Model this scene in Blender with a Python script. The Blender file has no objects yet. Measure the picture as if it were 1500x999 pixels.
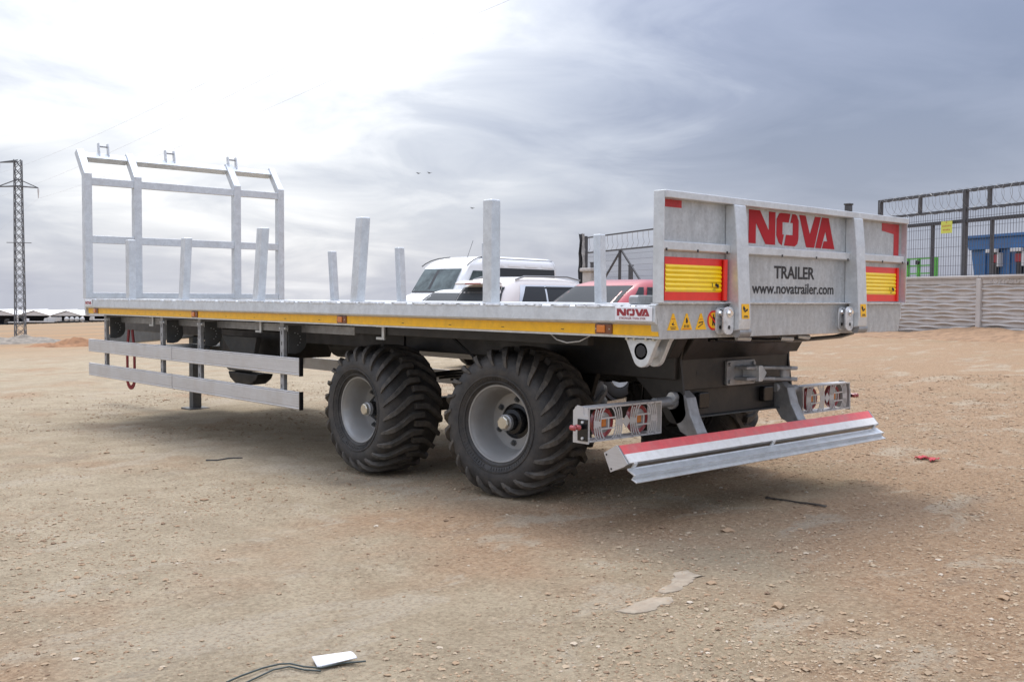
import bpy, bmesh, math, random
import numpy as np
from mathutils import Vector, Matrix
from mathutils.geometry import tessellate_polygon
R = math.radians
random.seed(7); rng = np.random.default_rng(11)
scene = bpy.context.scene
col = scene.collection

# ------------------------------------------------------------------ camera
CAM = np.array([-5.209, -3.277, 1.268]); YAW, PIT, ROL, FPX = R(42.1138), R(-2.4152), R(.3261), 1478.95
_F = np.array([math.sin(YAW)*math.cos(PIT), math.cos(YAW)*math.cos(PIT), math.sin(PIT)])
_R0 = np.array([math.cos(YAW), -math.sin(YAW), 0]); _U0 = np.cross(_R0, _F)
_R = _R0*math.cos(ROL)+_U0*math.sin(ROL); _U = -_R0*math.sin(ROL)+_U0*math.cos(ROL)
cd = bpy.data.cameras.new('camera'); cam = bpy.data.objects.new('camera', cd); col.objects.link(cam)
cd.sensor_width = 36; cd.lens = 36*FPX/1500; cd.clip_end = 9000; cd.clip_start = .05
cam.matrix_world = Matrix(((_R[0], _U[0], -_F[0], CAM[0]), (_R[1], _U[1], -_F[1], CAM[1]), (_R[2], _U[2], -_F[2], CAM[2]), (0, 0, 0, 1)))
scene.camera = cam
def at(d, u, v):
    """point at depth d behind photo pixel (u, v)"""
    return CAM + d*(_F + _R*(u-750)/FPX + _U*(499.5-v)/FPX)

# ------------------------------------------------------------------ world, sun, exposure
SUN_AZ, SUN_EL = R(28), R(64)          # azimuth measured from +Y towards +X
SUN_DIR = Vector((math.sin(SUN_AZ)*math.cos(SUN_EL), math.cos(SUN_AZ)*math.cos(SUN_EL), math.sin(SUN_EL)))
w = bpy.data.worlds.new('World'); scene.world = w; w.use_nodes = True
nt = w.node_tree; nt.nodes.clear(); N = nt.nodes.new; LK = nt.links.new
def wmath(op, a, b=None, c=None, clamp=False):
    n = N('ShaderNodeMath'); n.operation = op; n.use_clamp = clamp
    for i, s in enumerate((a, b, c)):
        if s is None: continue
        if isinstance(s, (int, float)): n.inputs[i].default_value = s
        else: LK(s, n.inputs[i])
    return n.outputs[0]
def wramp(x, stops):
    n = N('ShaderNodeValToRGB'); LK(x, n.inputs[0]); el = n.color_ramp.elements
    while len(el) < len(stops): el.new(.5)
    for e, (p, c) in zip(el, stops): e.position = p; e.color = (*c, 1)
    return n.outputs[0]
out = N('ShaderNodeOutputWorld'); bg = N('ShaderNodeBackground'); LK(bg.outputs[0], out.inputs[0])
sky = N('ShaderNodeTexSky'); sky.sky_type = 'NISHITA'; sky.sun_disc = False
sky.sun_elevation = SUN_EL; sky.sun_rotation = SUN_AZ; sky.air_density = 1.2; sky.dust_density = 2
tc = N('ShaderNodeTexCoord'); sep = N('ShaderNodeSeparateXYZ'); LK(tc.outputs['Generated'], sep.inputs[0])
zc = wmath('MAXIMUM', sep.outputs[2], 0.0)
zz = wmath('ADD', zc, .16)
cmb = N('ShaderNodeCombineXYZ'); LK(wmath('DIVIDE', sep.outputs[0], zz), cmb.inputs[0]); LK(wmath('DIVIDE', sep.outputs[1], zz), cmb.inputs[1])
def wnoise(vec, scale, detail, rough, off, dist=0.0):
    m = N('ShaderNodeMapping'); LK(vec, m.inputs[0]); m.inputs['Location'].default_value = off
    n = N('ShaderNodeTexNoise'); LK(m.outputs[0], n.inputs['Vector']); n.inputs['Scale'].default_value = scale
    n.inputs['Detail'].default_value = detail; n.inputs['Roughness'].default_value = rough; n.inputs['Distortion'].default_value = dist
    return n.outputs[0]
n1 = wnoise(cmb.outputs[0], .42, 6, .52, (3.1, 1.7, 0), .4)
n2 = wnoise(cmb.outputs[0], 1.6, 8, .55, (7.3, 2.2, 0), .6)
# overcast sky: thin veil in front of the sun, a heavier slate bank to the east, brighter towards the zenith
def wlobe(az, el, width):
    dn = N('ShaderNodeVectorMath'); dn.operation = 'DOT_PRODUCT'; LK(tc.outputs['Generated'], dn.inputs[0])
    dn.inputs[1].default_value = (math.sin(R(az))*math.cos(R(el)), math.cos(R(az))*math.cos(R(el)), math.sin(R(el)))
    a = wmath('DIVIDE', wmath('ARCCOSINE', wmath('MINIMUM', dn.outputs['Value'], .99999)), R(width))
    return wmath('EXPONENT', wmath('MULTIPLY', wmath('MULTIPLY', a, a), -1.0))
thick = wmath('ADD', wmath('MULTIPLY', wmath('SUBTRACT', n1, .5), .95), wmath('MULTIPLY', wmath('SUBTRACT', n2, .5), .85))
thick = wmath('ADD', thick, .55)
thick = wmath('SUBTRACT', thick, wmath('MULTIPLY', wlobe(29, 17, 19), .56))
thick = wmath('ADD', thick, wmath('MULTIPLY', wlobe(66, 12, 21), .42), clamp=True)
cloud = wramp(thick, [(0, (.92, .92, .92)), (.15, (.70, .705, .72)), (.34, (.46, .48, .53)), (.54, (.335, .36, .43)), (.74, (.21, .235, .315)), (1, (.15, .175, .25))])
zen = N('ShaderNodeVectorMath'); zen.operation = 'SCALE'; LK(cloud, zen.inputs[0]); LK(wmath('ADD', 1.0, wmath('MULTIPLY', wmath('MULTIPLY', zc, zc), 4.2)), zen.inputs['Scale'])
cloud = zen.outputs[0]
hz = wramp(zc, [(0, (1, 1, 1)), (.05, (.75, .75, .75)), (.2, (0, 0, 0))])
mixh = N('ShaderNodeMix'); mixh.data_type = 'RGBA'; LK(wmath('MULTIPLY', hz, .45), mixh.inputs[0]); LK(cloud, mixh.inputs[6]); mixh.inputs[7].default_value = (.39, .405, .48, 1)
skym = N('ShaderNodeVectorMath'); skym.operation = 'SCALE'; LK(sky.outputs[0], skym.inputs[0]); skym.inputs['Scale'].default_value = .1
mixs = N('ShaderNodeMix'); mixs.data_type = 'RGBA'; mixs.inputs[0].default_value = .88; LK(skym.outputs[0], mixs.inputs[6]); LK(mixh.outputs[2], mixs.inputs[7])
LK(mixs.outputs[2], bg.inputs[0]); bg.inputs[1].default_value = .96
sd = bpy.data.lights.new('sun', 'SUN'); sd.energy = 1.3; sd.angle = R(22); sd.color = (1, .95, .88)
so = bpy.data.objects.new('sun', sd); col.objects.link(so); so.rotation_euler = (-SUN_DIR).to_track_quat('-Z', 'Y').to_euler(); so.location = (0, 0, 30)
scene.view_settings.view_transform = 'Standard'; scene.view_settings.look = 'None'; scene.view_settings.exposure = .64; scene.view_settings.gamma = 1
scene.view_settings.use_curve_mapping = False
scene.render.engine = 'CYCLES'
scene.render.resolution_x, scene.render.resolution_y = 1024, 681

# ------------------------------------------------------------------ materials
MATS = {}
def mat(name, base, rough=.5, metal=0., var=.0, vscale=8., base2=None, bump=0., bscale=60., dirt=None, dirtamt=0., dscale=3., spec=.5, coat=0., emit=0., rvar=0., stretch=None, trans=0., spangle=0.):
    if name in MATS: return MATS[name]
    m = bpy.data.materials.new(name); m.use_nodes = True; t = m.node_tree; P = t.nodes['Principled BSDF']
    P.inputs['Base Color'].default_value = (*base, 1); P.inputs['Roughness'].default_value = rough; P.inputs['Metallic'].default_value = metal
    P.inputs['Specular IOR Level'].default_value = spec; P.inputs['Coat Weight'].default_value = coat; P.inputs['Transmission Weight'].default_value = trans
    if emit: P.inputs['Emission Color'].default_value = (*base, 1); P.inputs['Emission Strength'].default_value = emit
    co = t.nodes.new('ShaderNodeNewGeometry').outputs['Position']
    if stretch:
        mp = t.nodes.new('ShaderNodeMapping'); t.links.new(co, mp.inputs[0]); mp.inputs['Scale'].default_value = stretch; co2 = mp.outputs[0]
    else: co2 = co
    def noise(s, d=6, r=.6, v=None):
        n = t.nodes.new('ShaderNodeTexNoise'); t.links.new(v or co2, n.inputs['Vector']); n.inputs['Scale'].default_value = s; n.inputs['Detail'].default_value = d; n.inputs['Roughness'].default_value = r; return n.outputs[0]
    def ramp(x, a, b):
        n = t.nodes.new('ShaderNodeMapRange'); t.links.new(x, n.inputs[0]); n.inputs[1].default_value = a; n.inputs[2].default_value = b; return n.outputs[0]
    c = None
    if var or base2:
        b2 = base2 or tuple(max(0, x*(1-var)) for x in base)
        mx = t.nodes.new('ShaderNodeMix'); mx.data_type = 'RGBA'; t.links.new(ramp(noise(vscale), .35, .65), mx.inputs[0]); mx.inputs[6].default_value = (*base, 1); mx.inputs[7].default_value = (*b2, 1); c = mx.outputs[2]
    if spangle:
        vo = t.nodes.new('ShaderNodeTexVoronoi'); t.links.new(co, vo.inputs['Vector']); vo.inputs['Scale'].default_value = 75
        sx_ = t.nodes.new('ShaderNodeSeparateColor'); t.links.new(vo.outputs['Color'], sx_.inputs[0])
        mr = t.nodes.new('ShaderNodeMapRange'); t.links.new(sx_.outputs[0], mr.inputs[0]); mr.inputs[3].default_value = 1-spangle; mr.inputs[4].default_value = 1+spangle*.4
        mv = t.nodes.new('ShaderNodeVectorMath'); mv.operation = 'SCALE'; t.links.new(mr.outputs[0], mv.inputs['Scale'])
        if c: t.links.new(c, mv.inputs[0])
        else: mv.inputs[0].default_value = base
        c = mv.outputs[0]
    if dirt:
        md = t.nodes.new('ShaderNodeMix'); md.data_type = 'RGBA'
        f = t.nodes.new('ShaderNodeMath'); f.operation = 'MULTIPLY'; t.links.new(ramp(noise(dscale, 8, .7, co), .42, .7), f.inputs[0]); f.inputs[1].default_value = dirtamt; t.links.new(f.outputs[0], md.inputs[0])
        if c: t.links.new(c, md.inputs[6])
        else: md.inputs[6].default_value = (*base, 1)
        md.inputs[7].default_value = (*dirt, 1); c = md.outputs[2]
    if c: t.links.new(c, P.inputs['Base Color'])
    if rvar:
        rr = t.nodes.new('ShaderNodeMapRange'); t.links.new(noise(vscale*1.7), rr.inputs[0]); rr.inputs[1].default_value = .3; rr.inputs[2].default_value = .7; rr.inputs[3].default_value = rough-rvar; rr.inputs[4].default_value = rough+rvar; t.links.new(rr.outputs[0], P.inputs['Roughness'])
    if bump:
        b = t.nodes.new('ShaderNodeBump'); t.links.new(noise(bscale, 5), b.inputs['Height']); b.inputs['Strength'].default_value = bump; b.inputs['Distance'].default_value = .01; t.links.new(b.outputs[0], P.inputs['Normal'])
    MATS[name] = m; return m
GALV = mat('galvanised_steel', (.72, .75, .765), .40, .5, .16, 14, dirt=(.46, .45, .43), dirtamt=.3, dscale=5, rvar=.1, bump=.04, bscale=40, spangle=.06)
GALVD = mat('galvanised_steel_dull', (.42, .43, .44), .5, .5, .3, 18, dirt=(.22, .20, .18), dirtamt=.5, dscale=6, rvar=.1)
GALVP = mat('galvanised_sheet', (.57, .60, .615), .40, .55, .2, 9, dirt=(.36, .35, .33), dirtamt=.3, dscale=3, rvar=.12, stretch=(3, 3, 1), spangle=.10)
GALVW = mat('galvanised_bright_edge', (.80, .82, .83), .35, .35, .35, 30)
ALU = mat('brushed_aluminium', (.62, .61, .60), .5, .45, .12, 5, dirt=(.42, .37, .31), dirtamt=.4, dscale=4, stretch=(6, 1, 30))
BLK = mat('black_chassis_paint', (.016, .0155, .015), .42, 0, .3, 6, dirt=(.08, .066, .052), dirtamt=.3, dscale=4, rvar=.1)
BLKG = mat('black_gloss_plastic', (.01, .01, .011), .22, 0)
DGREY = mat('dark_grey_steel', (.10, .11, .115), .5, .3, .3, 10, dirt=(.17, .14, .11), dirtamt=.4)
RUB = mat('tyre_rubber', (.040, .039, .038), .6, 0, .25, 20, dirt=(.11, .094, .078), dirtamt=.5, dscale=9, bump=.15, bscale=160, spec=.4)
LUG = mat('scuffed_tread_rubber', (.088, .082, .074), .7, 0, .35, 25, dirt=(.16, .135, .105), dirtamt=.6, dscale=12, bump=.2, bscale=120, spec=.3)
CHR = mat('bright_bolt', (.85, .86, .87), .18, 1.)
RIM = mat('silver_wheel_paint', (.33, .33, .322), .38, .3, .1, 9, dirt=(.26, .22, .18), dirtamt=.35, dscale=7)
ZINC = mat('zinc_plated', (.62, .58, .48), .3, .8, .2, 30)
YEL = mat('yellow_reflective_strip', (.90, .48, .006), .38, 0, .12, 30, dirt=(.42, .24, .04), dirtamt=.3, dscale=12)
YELP = mat('yellow_reflector', (1., .70, .004), .3, 0, .08, 14, coat=.3)
YELS = mat('yellow_sticker', (.90, .48, .01), .4)
REDP = mat('red_reflector', (.82, .03, .02), .33, 0, .1, 20, coat=.3)
REDT = mat('red_tape', (.52, .025, .03), .4, 0, .2, 60)
REDL = mat('red_vinyl_letters', (.40, .014, .022), .5, 0, .08, 10, spec=.2)
REDB = mat('red_bumper_paint', (.80, .11, .115), .42, 0, .14, 25, dirt=(.45, .3, .26), dirtamt=.35, dscale=9)
WHTB = mat('white_bumper_paint', (.84, .83, .80), .45, 0, .05, 12, dirt=(.45, .40, .33), dirtamt=.3, dscale=22)
BLKL = mat('black_vinyl', (.02, .02, .022), .5)
WHT = mat('white_plate', (.78, .78, .80), .4)
MAROON = mat('maroon_print', (.30, .03, .04), .45)
AMB = mat('amber_lens', (.62, .18, .02), .2, coat=.5)
AMBB = mat('brown_lamp_base', (.20, .075, .035), .35)
LENS = mat('clear_lens', (.45, .44, .42), .15, .3)
REDLENS = mat('red_lens', (.34, .055, .055), .18, coat=.5)
STRAP = mat('red_strap_webbing', (.34, .025, .03), .7, 0, .3, 40)
GLASS = mat('car_glass', (.055, .06, .065), .4, 0, spec=.04)
GLASST = mat('van_glass', (.12, .155, .155), .1, 0, .6, 3, spec=.3)

# ------------------------------------------------------------------ mesh helpers
OFF = {}
def tag(o, label=None, cat=None, group=None, kind=None):
    if label: o['label'] = label
    if cat: o['category'] = cat
    if group: o['group'] = group
    if kind: o['kind'] = kind
    return o
def empty(name, loc=(0, 0, 0), rz=0):
    o = bpy.data.objects.new(name, None); col.objects.link(o); o.location = loc; o.rotation_euler = (0, 0, rz); o.empty_display_size = .2; OFF[o.name] = Vector((0, 0, 0)); return o
class MB:
    def __init__(s): s.v = []; s.f = []
    def add(s, vs, fs):
        b = len(s.v); s.v += [tuple(map(float, p)) for p in vs]; s.f += [tuple(i+b for i in f) for f in fs]; return s
    def box(s, x0, x1, y0, y1, z0, z1):
        return s.add([(x, y, z) for x in (x0, x1) for y in (y0, y1) for z in (z0, z1)], [(0, 1, 3, 2), (4, 6, 7, 5), (0, 4, 5, 1), (2, 3, 7, 6), (0, 2, 6, 4), (1, 5, 7, 3)])
    def prism(s, poly, axis, a, b):
        """poly: list of 2D points on the other two axes (in x,y,z order), extruded from a to b on axis"""
        n = len(poly); vs = []
        for t in (a, b):
            for p in poly:
                q = list(p); q.insert(axis, t); vs.append(q)
        return s.add(vs, [tuple(range(n))[::-1], tuple(range(n, 2*n))] + [(i, (i+1) % n, n+(i+1) % n, n+i) for i in range(n)])
    def bar(s, p, q, wx, wy=None, up=(0, 0, 1)):
        p, q = Vector(p), Vector(q); wy = wy or wx; d = (q-p).normalized(); u = Vector(up)
        if abs(d.dot(u)) > .98: u = Vector((0, 1, 0))
        a = d.cross(u).normalized(); b = a.cross(d).normalized()
        vs = [c + a*sx*wx/2 + b*sy*wy/2 for c in (p, q) for sx, sy in ((-1, -1), (1, -1), (1, 1), (-1, 1))]
        return s.add(vs, [(3, 2, 1, 0), (4, 5, 6, 7)] + [(i, (i+1) % 4, 4+(i+1) % 4, 4+i) for i in range(4)])
    def tube(s, pts, r, n=8, cap=True):
        pts = [Vector(p) for p in pts]; b = len(s.v); rr = r if isinstance(r, (list, tuple)) else [r]*len(pts); prev = None; rings = []
        for i, p in enumerate(pts):
            d = (pts[min(i+1, len(pts)-1)]-pts[max(i-1, 0)]).normalized()
            if prev is None: a = d.cross(Vector((0, 0, 1)) if abs(d.z) < .9 else Vector((0, 1, 0))).normalized()
            else: a = (prev - d*prev.dot(d)).normalized()
            prev = a; c = d.cross(a)
            rings.append([p + (a*math.cos(t)+c*math.sin(t))*rr[i] for t in [2*math.pi*k/n for k in range(n)]])
        vs = [q for ring in rings for q in ring]; fs = []
        for i in range(len(pts)-1):
            for k in range(n): fs.append((i*n+k, i*n+(k+1) % n, (i+1)*n+(k+1) % n, (i+1)*n+k))
        if cap: fs.append(tuple(range(n))[::-1]); fs.append(tuple(range((len(pts)-1)*n, len(pts)*n)))
        return s.add(vs, fs)
    def lathe(s, prof, axis, c, n=48, closed=False):
        """prof: (t along axis, r)"""
        vs = []; c = Vector(c); m = len(prof)
        for k in range(n):
            a = 2*math.pi*k/n; ca, sa = math.cos(a), math.sin(a)
            for t, r in prof:
                q = [r*ca, r*sa]; q.insert(axis, t); vs.append(c+Vector(q))
        fs = []
        for k in range(n):
            k2 = (k+1) % n
            for i in range(m if closed else m-1):
                j = (i+1) % m; fs.append((k*m+i, k*m+j, k2*m+j, k2*m+i))
        return s.add(vs, fs)
    def grid(s, rows):
        n = len(rows[0]); vs = [p for r in rows for p in r]
        return s.add(vs, [(i*n+j, i*n+j+1, (i+1)*n+j+1, (i+1)*n+j) for i in range(len(rows)-1) for j in range(n-1)])
    def build(s, name, m, parent=None, bevel=0., smooth=None, seg=2, fix=True, base=False):
        V = np.array(s.v); lo, hi = V.min(0), V.max(0); c = (lo+hi)/2
        if base: c[2] = lo[2]
        c = Vector(c)
        me = bpy.data.meshes.new(name); me.from_pydata([tuple(p) for p in (V-np.array(c))], [], s.f)
        if fix:
            bm = bmesh.new(); bm.from_mesh(me); bmesh.ops.recalc_face_normals(bm, faces=bm.faces); bm.to_mesh(me); bm.free()
        me.materials.append(m)
        if smooth is not None:
            for p in me.polygons: p.use_smooth = True
            me.set_sharp_from_angle(angle=R(smooth))
        o = bpy.data.objects.new(name, me); col.objects.link(o); OFF[o.name] = c
        if parent is not None: o.parent = parent; o.location = c - OFF[parent.name]
        else: o.location = c
        if bevel:
            b = o.modifiers.new('bevel', 'BEVEL'); b.width = bevel; b.segments = seg; b.limit_method = 'ANGLE'; b.angle_limit = R(40)
        return o
def dup(o, parent=None, loc=None):
    c = o.copy(); col.objects.link(c); c.parent = parent
    if parent is not None: c.matrix_parent_inverse = Matrix.Identity(4)
    if loc is not None: c.location = loc
    OFF[c.name] = OFF[o.name].copy()
    return c
def dup_tree(o, parent=None):
    c = dup(o, parent)
    for ch in list(o.children): dup_tree(ch, c)
    return c
TXT = {}
def textmb(body, size, depth, frame, bold=0., sx=1., align='LEFT'):
    """frame: function (x, y, z) of text space to world"""
    key = (body, size, depth, bold, align)
    if key in TXT: me = TXT[key]; mb = MB(); mb.add([frame(x*sx, y, z) for x, y, z in me[0]], me[1]); return mb
    cu = bpy.data.curves.new('t', 'FONT'); cu.body = body; cu.size = size; cu.extrude = depth; cu.offset = bold; cu.align_x = align; cu.resolution_u = 3
    ob = bpy.data.objects.new('t', cu); col.objects.link(ob); dg = bpy.context.evaluated_depsgraph_get()
    me = bpy.data.meshes.new_from_object(ob.evaluated_get(dg)); mb = MB(); TXT[key] = ([tuple(v.co) for v in me.vertices], [tuple(p.vertices) for p in me.polygons])
    mb.add([frame(x*sx, y, z) for x, y, z in TXT[key][0]], TXT[key][1])
    bpy.data.objects.remove(ob); bpy.data.curves.remove(cu); bpy.data.meshes.remove(me); return mb
for _a in (('STRONGER THAN EVER', .0165, .0004, 0., 'LEFT'), ('TRAILER', .1, .0006, .0022, 'CENTER'), ('www.novatrailer.com', .088, .0006, .0012, 'CENTER'), ('BOZTAS D', .17, .012, .003, 'LEFT')):
    textmb(_a[0], _a[1], _a[2], lambda x, y, z: (x, y, z), bold=_a[3], align=_a[4])
# value noise for relief
_T = rng.random((256, 256))
def vnoise(x, y):
    xi = np.floor(x).astype(int); yi = np.floor(y).astype(int); fx = x-xi; fy = y-yi; fx = fx*fx*(3-2*fx); fy = fy*fy*(3-2*fy)
    a = _T[xi % 256, yi % 256]; b = _T[(xi+1) % 256, yi % 256]; c = _T[xi % 256, (yi+1) % 256]; d = _T[(xi+1) % 256, (yi+1) % 256]
    return (a*(1-fx)+b*fx)*(1-fy)+(c*(1-fx)+d*fx)*fy
def fbm(x, y, o=4):
    s = 0; a = .5
    for i in range(o): s = s+a*(vnoise(x*2**i+17.3*i, y*2**i+5.1*i)-.5); a *= .5
    return s

# ------------------------------------------------------------------ terrain
WA = np.array([22.404, 11.592]); WB = np.array([20.412, 6.646]); WD = (WB-WA)/np.linalg.norm(WB-WA); WN = np.array([WD[1], -WD[0]])   # wall line and its normal (towards the camera side)
if np.dot(WN, CAM[:2]-WA) < 0: WN = -WN
def terrain0(x, y):
    x = np.asarray(x, float); y = np.asarray(y, float)
    z = -.0155*(np.minimum(y, 12)-2.12) - .0308*np.maximum(y-12, 0) + .0205*np.maximum(x-1.3, 0)
    z = z + .020*np.exp(-(((x+.9)/.8)**2+((y-1.42)/.55)**2)) - .022*np.exp(-(((x+.9)/.8)**2+((y-2.95)/.55)**2))
    z = z + .018*np.exp(-(((x-.9)/.8)**2+((y-1.42)/.55)**2)) - .022*np.exp(-(((x-.9)/.8)**2+((y-2.95)/.55)**2))
    z = z + .28*np.exp(-((x-13.5)/5.5)**2-((y-21.5)/6)**2)
    d = (x-WA[0])*WN[0]+(y-WA[1])*WN[1]; s = (x-WA[0])*WD[0]+(y-WA[1])*WD[1]
    bank = np.exp(-(np.maximum(d, -.2)/1.3)**2)*np.where(d > -.6, 1, 0)*(.02+.16/(1+np.exp(-(s-3)/1.0)))*(1+1.6*fbm(s*.9, d*.9, 3))
    z = z + bank*np.where((s > -30) & (s < 30), 1, 0)
    return z
def relief(x, y):
    r = np.hypot(x+2, y-1)
    z = .10*fbm(x*.35, y*.35, 3)*np.clip(r/6-.2, 0, 1) + .045*fbm(x*1.1+9, y*1.1, 4) + .026*fbm(x*4.2, y*4.2+3, 4)
    for rx, ph in ((-2.55, 0.), (-4.45, .6)):      # old wheel ruts with lug marks
        c = rx+.10*np.sin(y*.55+ph)+.12*y*.2; g = np.exp(-((x-c)/.15)**4)
        z = z - g*(.013+.004*np.sin((y+np.abs(x-c)*.8)*2*np.pi/.17))*np.clip((9-y)/3, 0, 1)
    return z
def flat_mask(x, y):
    m = np.ones_like(x)
    for wx in (-.9, .9):
        for wy in (1.43, 2.94): m = m*(1-np.exp(-(((x-wx)/.42)**2+((y-wy)/.35)**2)**2))
    return m
def terrain(x, y):
    x = np.atleast_1d(np.asarray(x, float)); y = np.atleast_1d(np.asarray(y, float))
    return terrain0(x, y) + relief(x, y)*flat_mask(x, y)
def tz(x, y): return float(terrain(x, y)[0])
def axis(lo, hi, st, far, g):
    a = list(np.arange(lo, hi, st)); s = st; v = a[-1]
    while v < far: s *= g; v += s; a.append(v)
    s = st; v = a[0]
    while v > -far: s *= g; v -= s; a.insert(0, v)
    return np.array(a)
gx = axis(-5.2, 3.5, .034, 3500, 1.085); gy = axis(-2.6, 8.0, .036, 3500, 1.085)
X, Y = np.meshgrid(gx, gy, indexing='ij'); Z = terrain(X.ravel(), Y.ravel()).reshape(X.shape)
nx, ny = X.shape; idx = np.arange(nx*ny).reshape(nx, ny)
V = np.stack([X.ravel(), Y.ravel(), Z.ravel()], 1)
Fq = np.stack([idx[:-1, :-1].ravel(), idx[1:, :-1].ravel(), idx[1:, 1:].ravel(), idx[:-1, 1:].ravel()], 1)
def npmesh(name, V, F, m, smooth=True):
    me = bpy.data.meshes.new(name); k = F.shape[1]
    me.vertices.add(len(V)); me.vertices.foreach_set('co', V.astype(np.float32).ravel())
    me.loops.add(F.size); me.loops.foreach_set('vertex_index', F.astype(np.int32).ravel())
    me.polygons.add(len(F)); me.polygons.foreach_set('loop_start', np.arange(0, F.size, k, dtype=np.int32)); me.polygons.foreach_set('loop_total', np.full(len(F), k, dtype=np.int32))
    me.polygons.foreach_set('use_smooth', np.full(len(F), smooth)); me.update(); me.validate(); me.materials.append(m)
    o = bpy.data.objects.new(name, me); col.objects.link(o); OFF[o.name] = Vector((0, 0, 0)); return o
def ground_mat():
    m = bpy.data.materials.new('dry_dirt_and_gravel'); m.use_nodes = True; t = m.node_tree; P = t.nodes['Principled BSDF']; L = t.links.new
    co = t.nodes.new('ShaderNodeNewGeometry').outputs['Position']
    def noise(s, d=6, r=.6, st=None, dist=0):
        v = co
        if st: mp = t.nodes.new('ShaderNodeMapping'); L(co, mp.inputs[0]); mp.inputs['Scale'].default_value = st; mp.inputs['Rotation'].default_value = (0, 0, R(42)); v = mp.outputs[0]
        n = t.nodes.new('ShaderNodeTexNoise'); L(v, n.inputs['Vector']); n.inputs['Scale'].default_value = s; n.inputs['Detail'].default_value = d; n.inputs['Roughness'].default_value = r; n.inputs['Distortion'].default_value = dist; return n.outputs[0]
    def rng_(x, a, b, c=0., d=1.):
        n = t.nodes.new('ShaderNodeMapRange'); L(x, n.inputs[0]); n.inputs[1].default_value = a; n.inputs[2].default_value = b; n.inputs[3].default_value = c; n.inputs[4].default_value = d; return n.outputs[0]
    def mix(f, a, b, mode='MIX'):
        n = t.nodes.new('ShaderNodeMix'); n.data_type = 'RGBA'; n.blend_type = mode
        if isinstance(f, float): n.inputs[0].default_value = f
        else: L(f, n.inputs[0])
        for i, c in ((6, a), (7, b)):
            if isinstance(c, tuple): n.inputs[i].default_value = (*c, 1)
            else: L(c, n.inputs[i])
        return n.outputs[2]
    def ma(op, a, b):
        n = t.nodes.new('ShaderNodeMath'); n.operation = op; n.use_clamp = False
        for i, s in enumerate((a, b)):
            if isinstance(s, (int, float)): n.inputs[i].default_value = s
            else: L(s, n.inputs[i])
        return n.outputs[0]
    sp = t.nodes.new('ShaderNodeSeparateXYZ'); L(co, sp.inputs[0])
    # yard lies right of the trailer with loose reddish gravel, the track left of it is packed pale clay
    lat = ma('ADD', ma('MULTIPLY', sp.outputs[0], .742), ma('MULTIPLY', sp.outputs[1], -.670))
    zone = rng_(ma('ADD', lat, ma('MULTIPLY', ma('SUBTRACT', noise(.45, 5), .5), 5.0)), -2.9, 1.0)
    tan = mix(rng_(noise(2.2, 8, .65), .36, .64), (.352, .272, .168), (.262, .196, .118))
    clay = mix(rng_(noise(3.1, 6, .6), .4, .62), (.440, .372, .262), (.345, .286, .196))
    c = mix(zone, clay, tan)
    grav = mix(rng_(noise(26, 6, .7), .4, .62), (.42, .270, .160), (.28, .170, .098))
    c = mix(ma('MULTIPLY', rng_(ma('ADD', noise(.55, 6, .62), ma('MULTIPLY', zone, .24)), .53, .68), .85), c, grav)
    crust = rng_(noise(1.2, 10, .68, (1, 1.8, 1), .5), .545, .605)
    c = mix(ma('MULTIPLY', crust, .68), c, (.455, .395, .30))
    grey = rng_(noise(.9, 6, .6, (1, 2.2, 1), .3), .60, .70)
    c = mix(ma('MULTIPLY', grey, .5), c, (.24, .205, .16))
    dark = rng_(noise(7, 7, .7), .58, .74)
    c = mix(ma('MULTIPLY', dark, .45), c, (.165, .118, .078))
    speck = rng_(noise(85, 5, .7), .40, .62)
    c = mix(ma('MULTIPLY', speck, .68), c, mix(rng_(noise(45, 3), .4, .6), (.52, .405, .28), (.20, .142, .092)))
    # far fields beyond the yard
    far = rng_(sp.outputs[1], 22, 48)
    band = mix(rng_(noise(.09, 7, .65, (.35, 1, 1)), .4, .6), (.36, .23, .13), (.23, .185, .125))
    c = mix(far, c, band)
    L(c, P.inputs['Base Color']); P.inputs['Roughness'].default_value = .95; P.inputs['Specular IOR Level'].default_value = .15
    b = t.nodes.new('ShaderNodeBump'); h = ma('ADD', ma('MULTIPLY', noise(55, 6, .75), 1.0), ma('MULTIPLY', noise(170, 3, .6), .5)); L(h, b.inputs['Height']); b.inputs['Strength'].default_value = .9; b.inputs['Distance'].default_value = .02; L(b.outputs[0], P.inputs['Normal'])
    return m
GROUND = ground_mat()
ground = npmesh('ground', V, Fq, GROUND); tag(ground, 'dry tan dirt yard strewn with gravel', 'ground', kind='structure')

# ------------------------------------------------------------------ the trailer
TR = empty('flatbed_trailer'); tag(TR, 'long galvanised flatbed bale trailer with stakes and red lettered tailgate', 'trailer')
ZT, ZB = 1.236, 1.068
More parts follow.
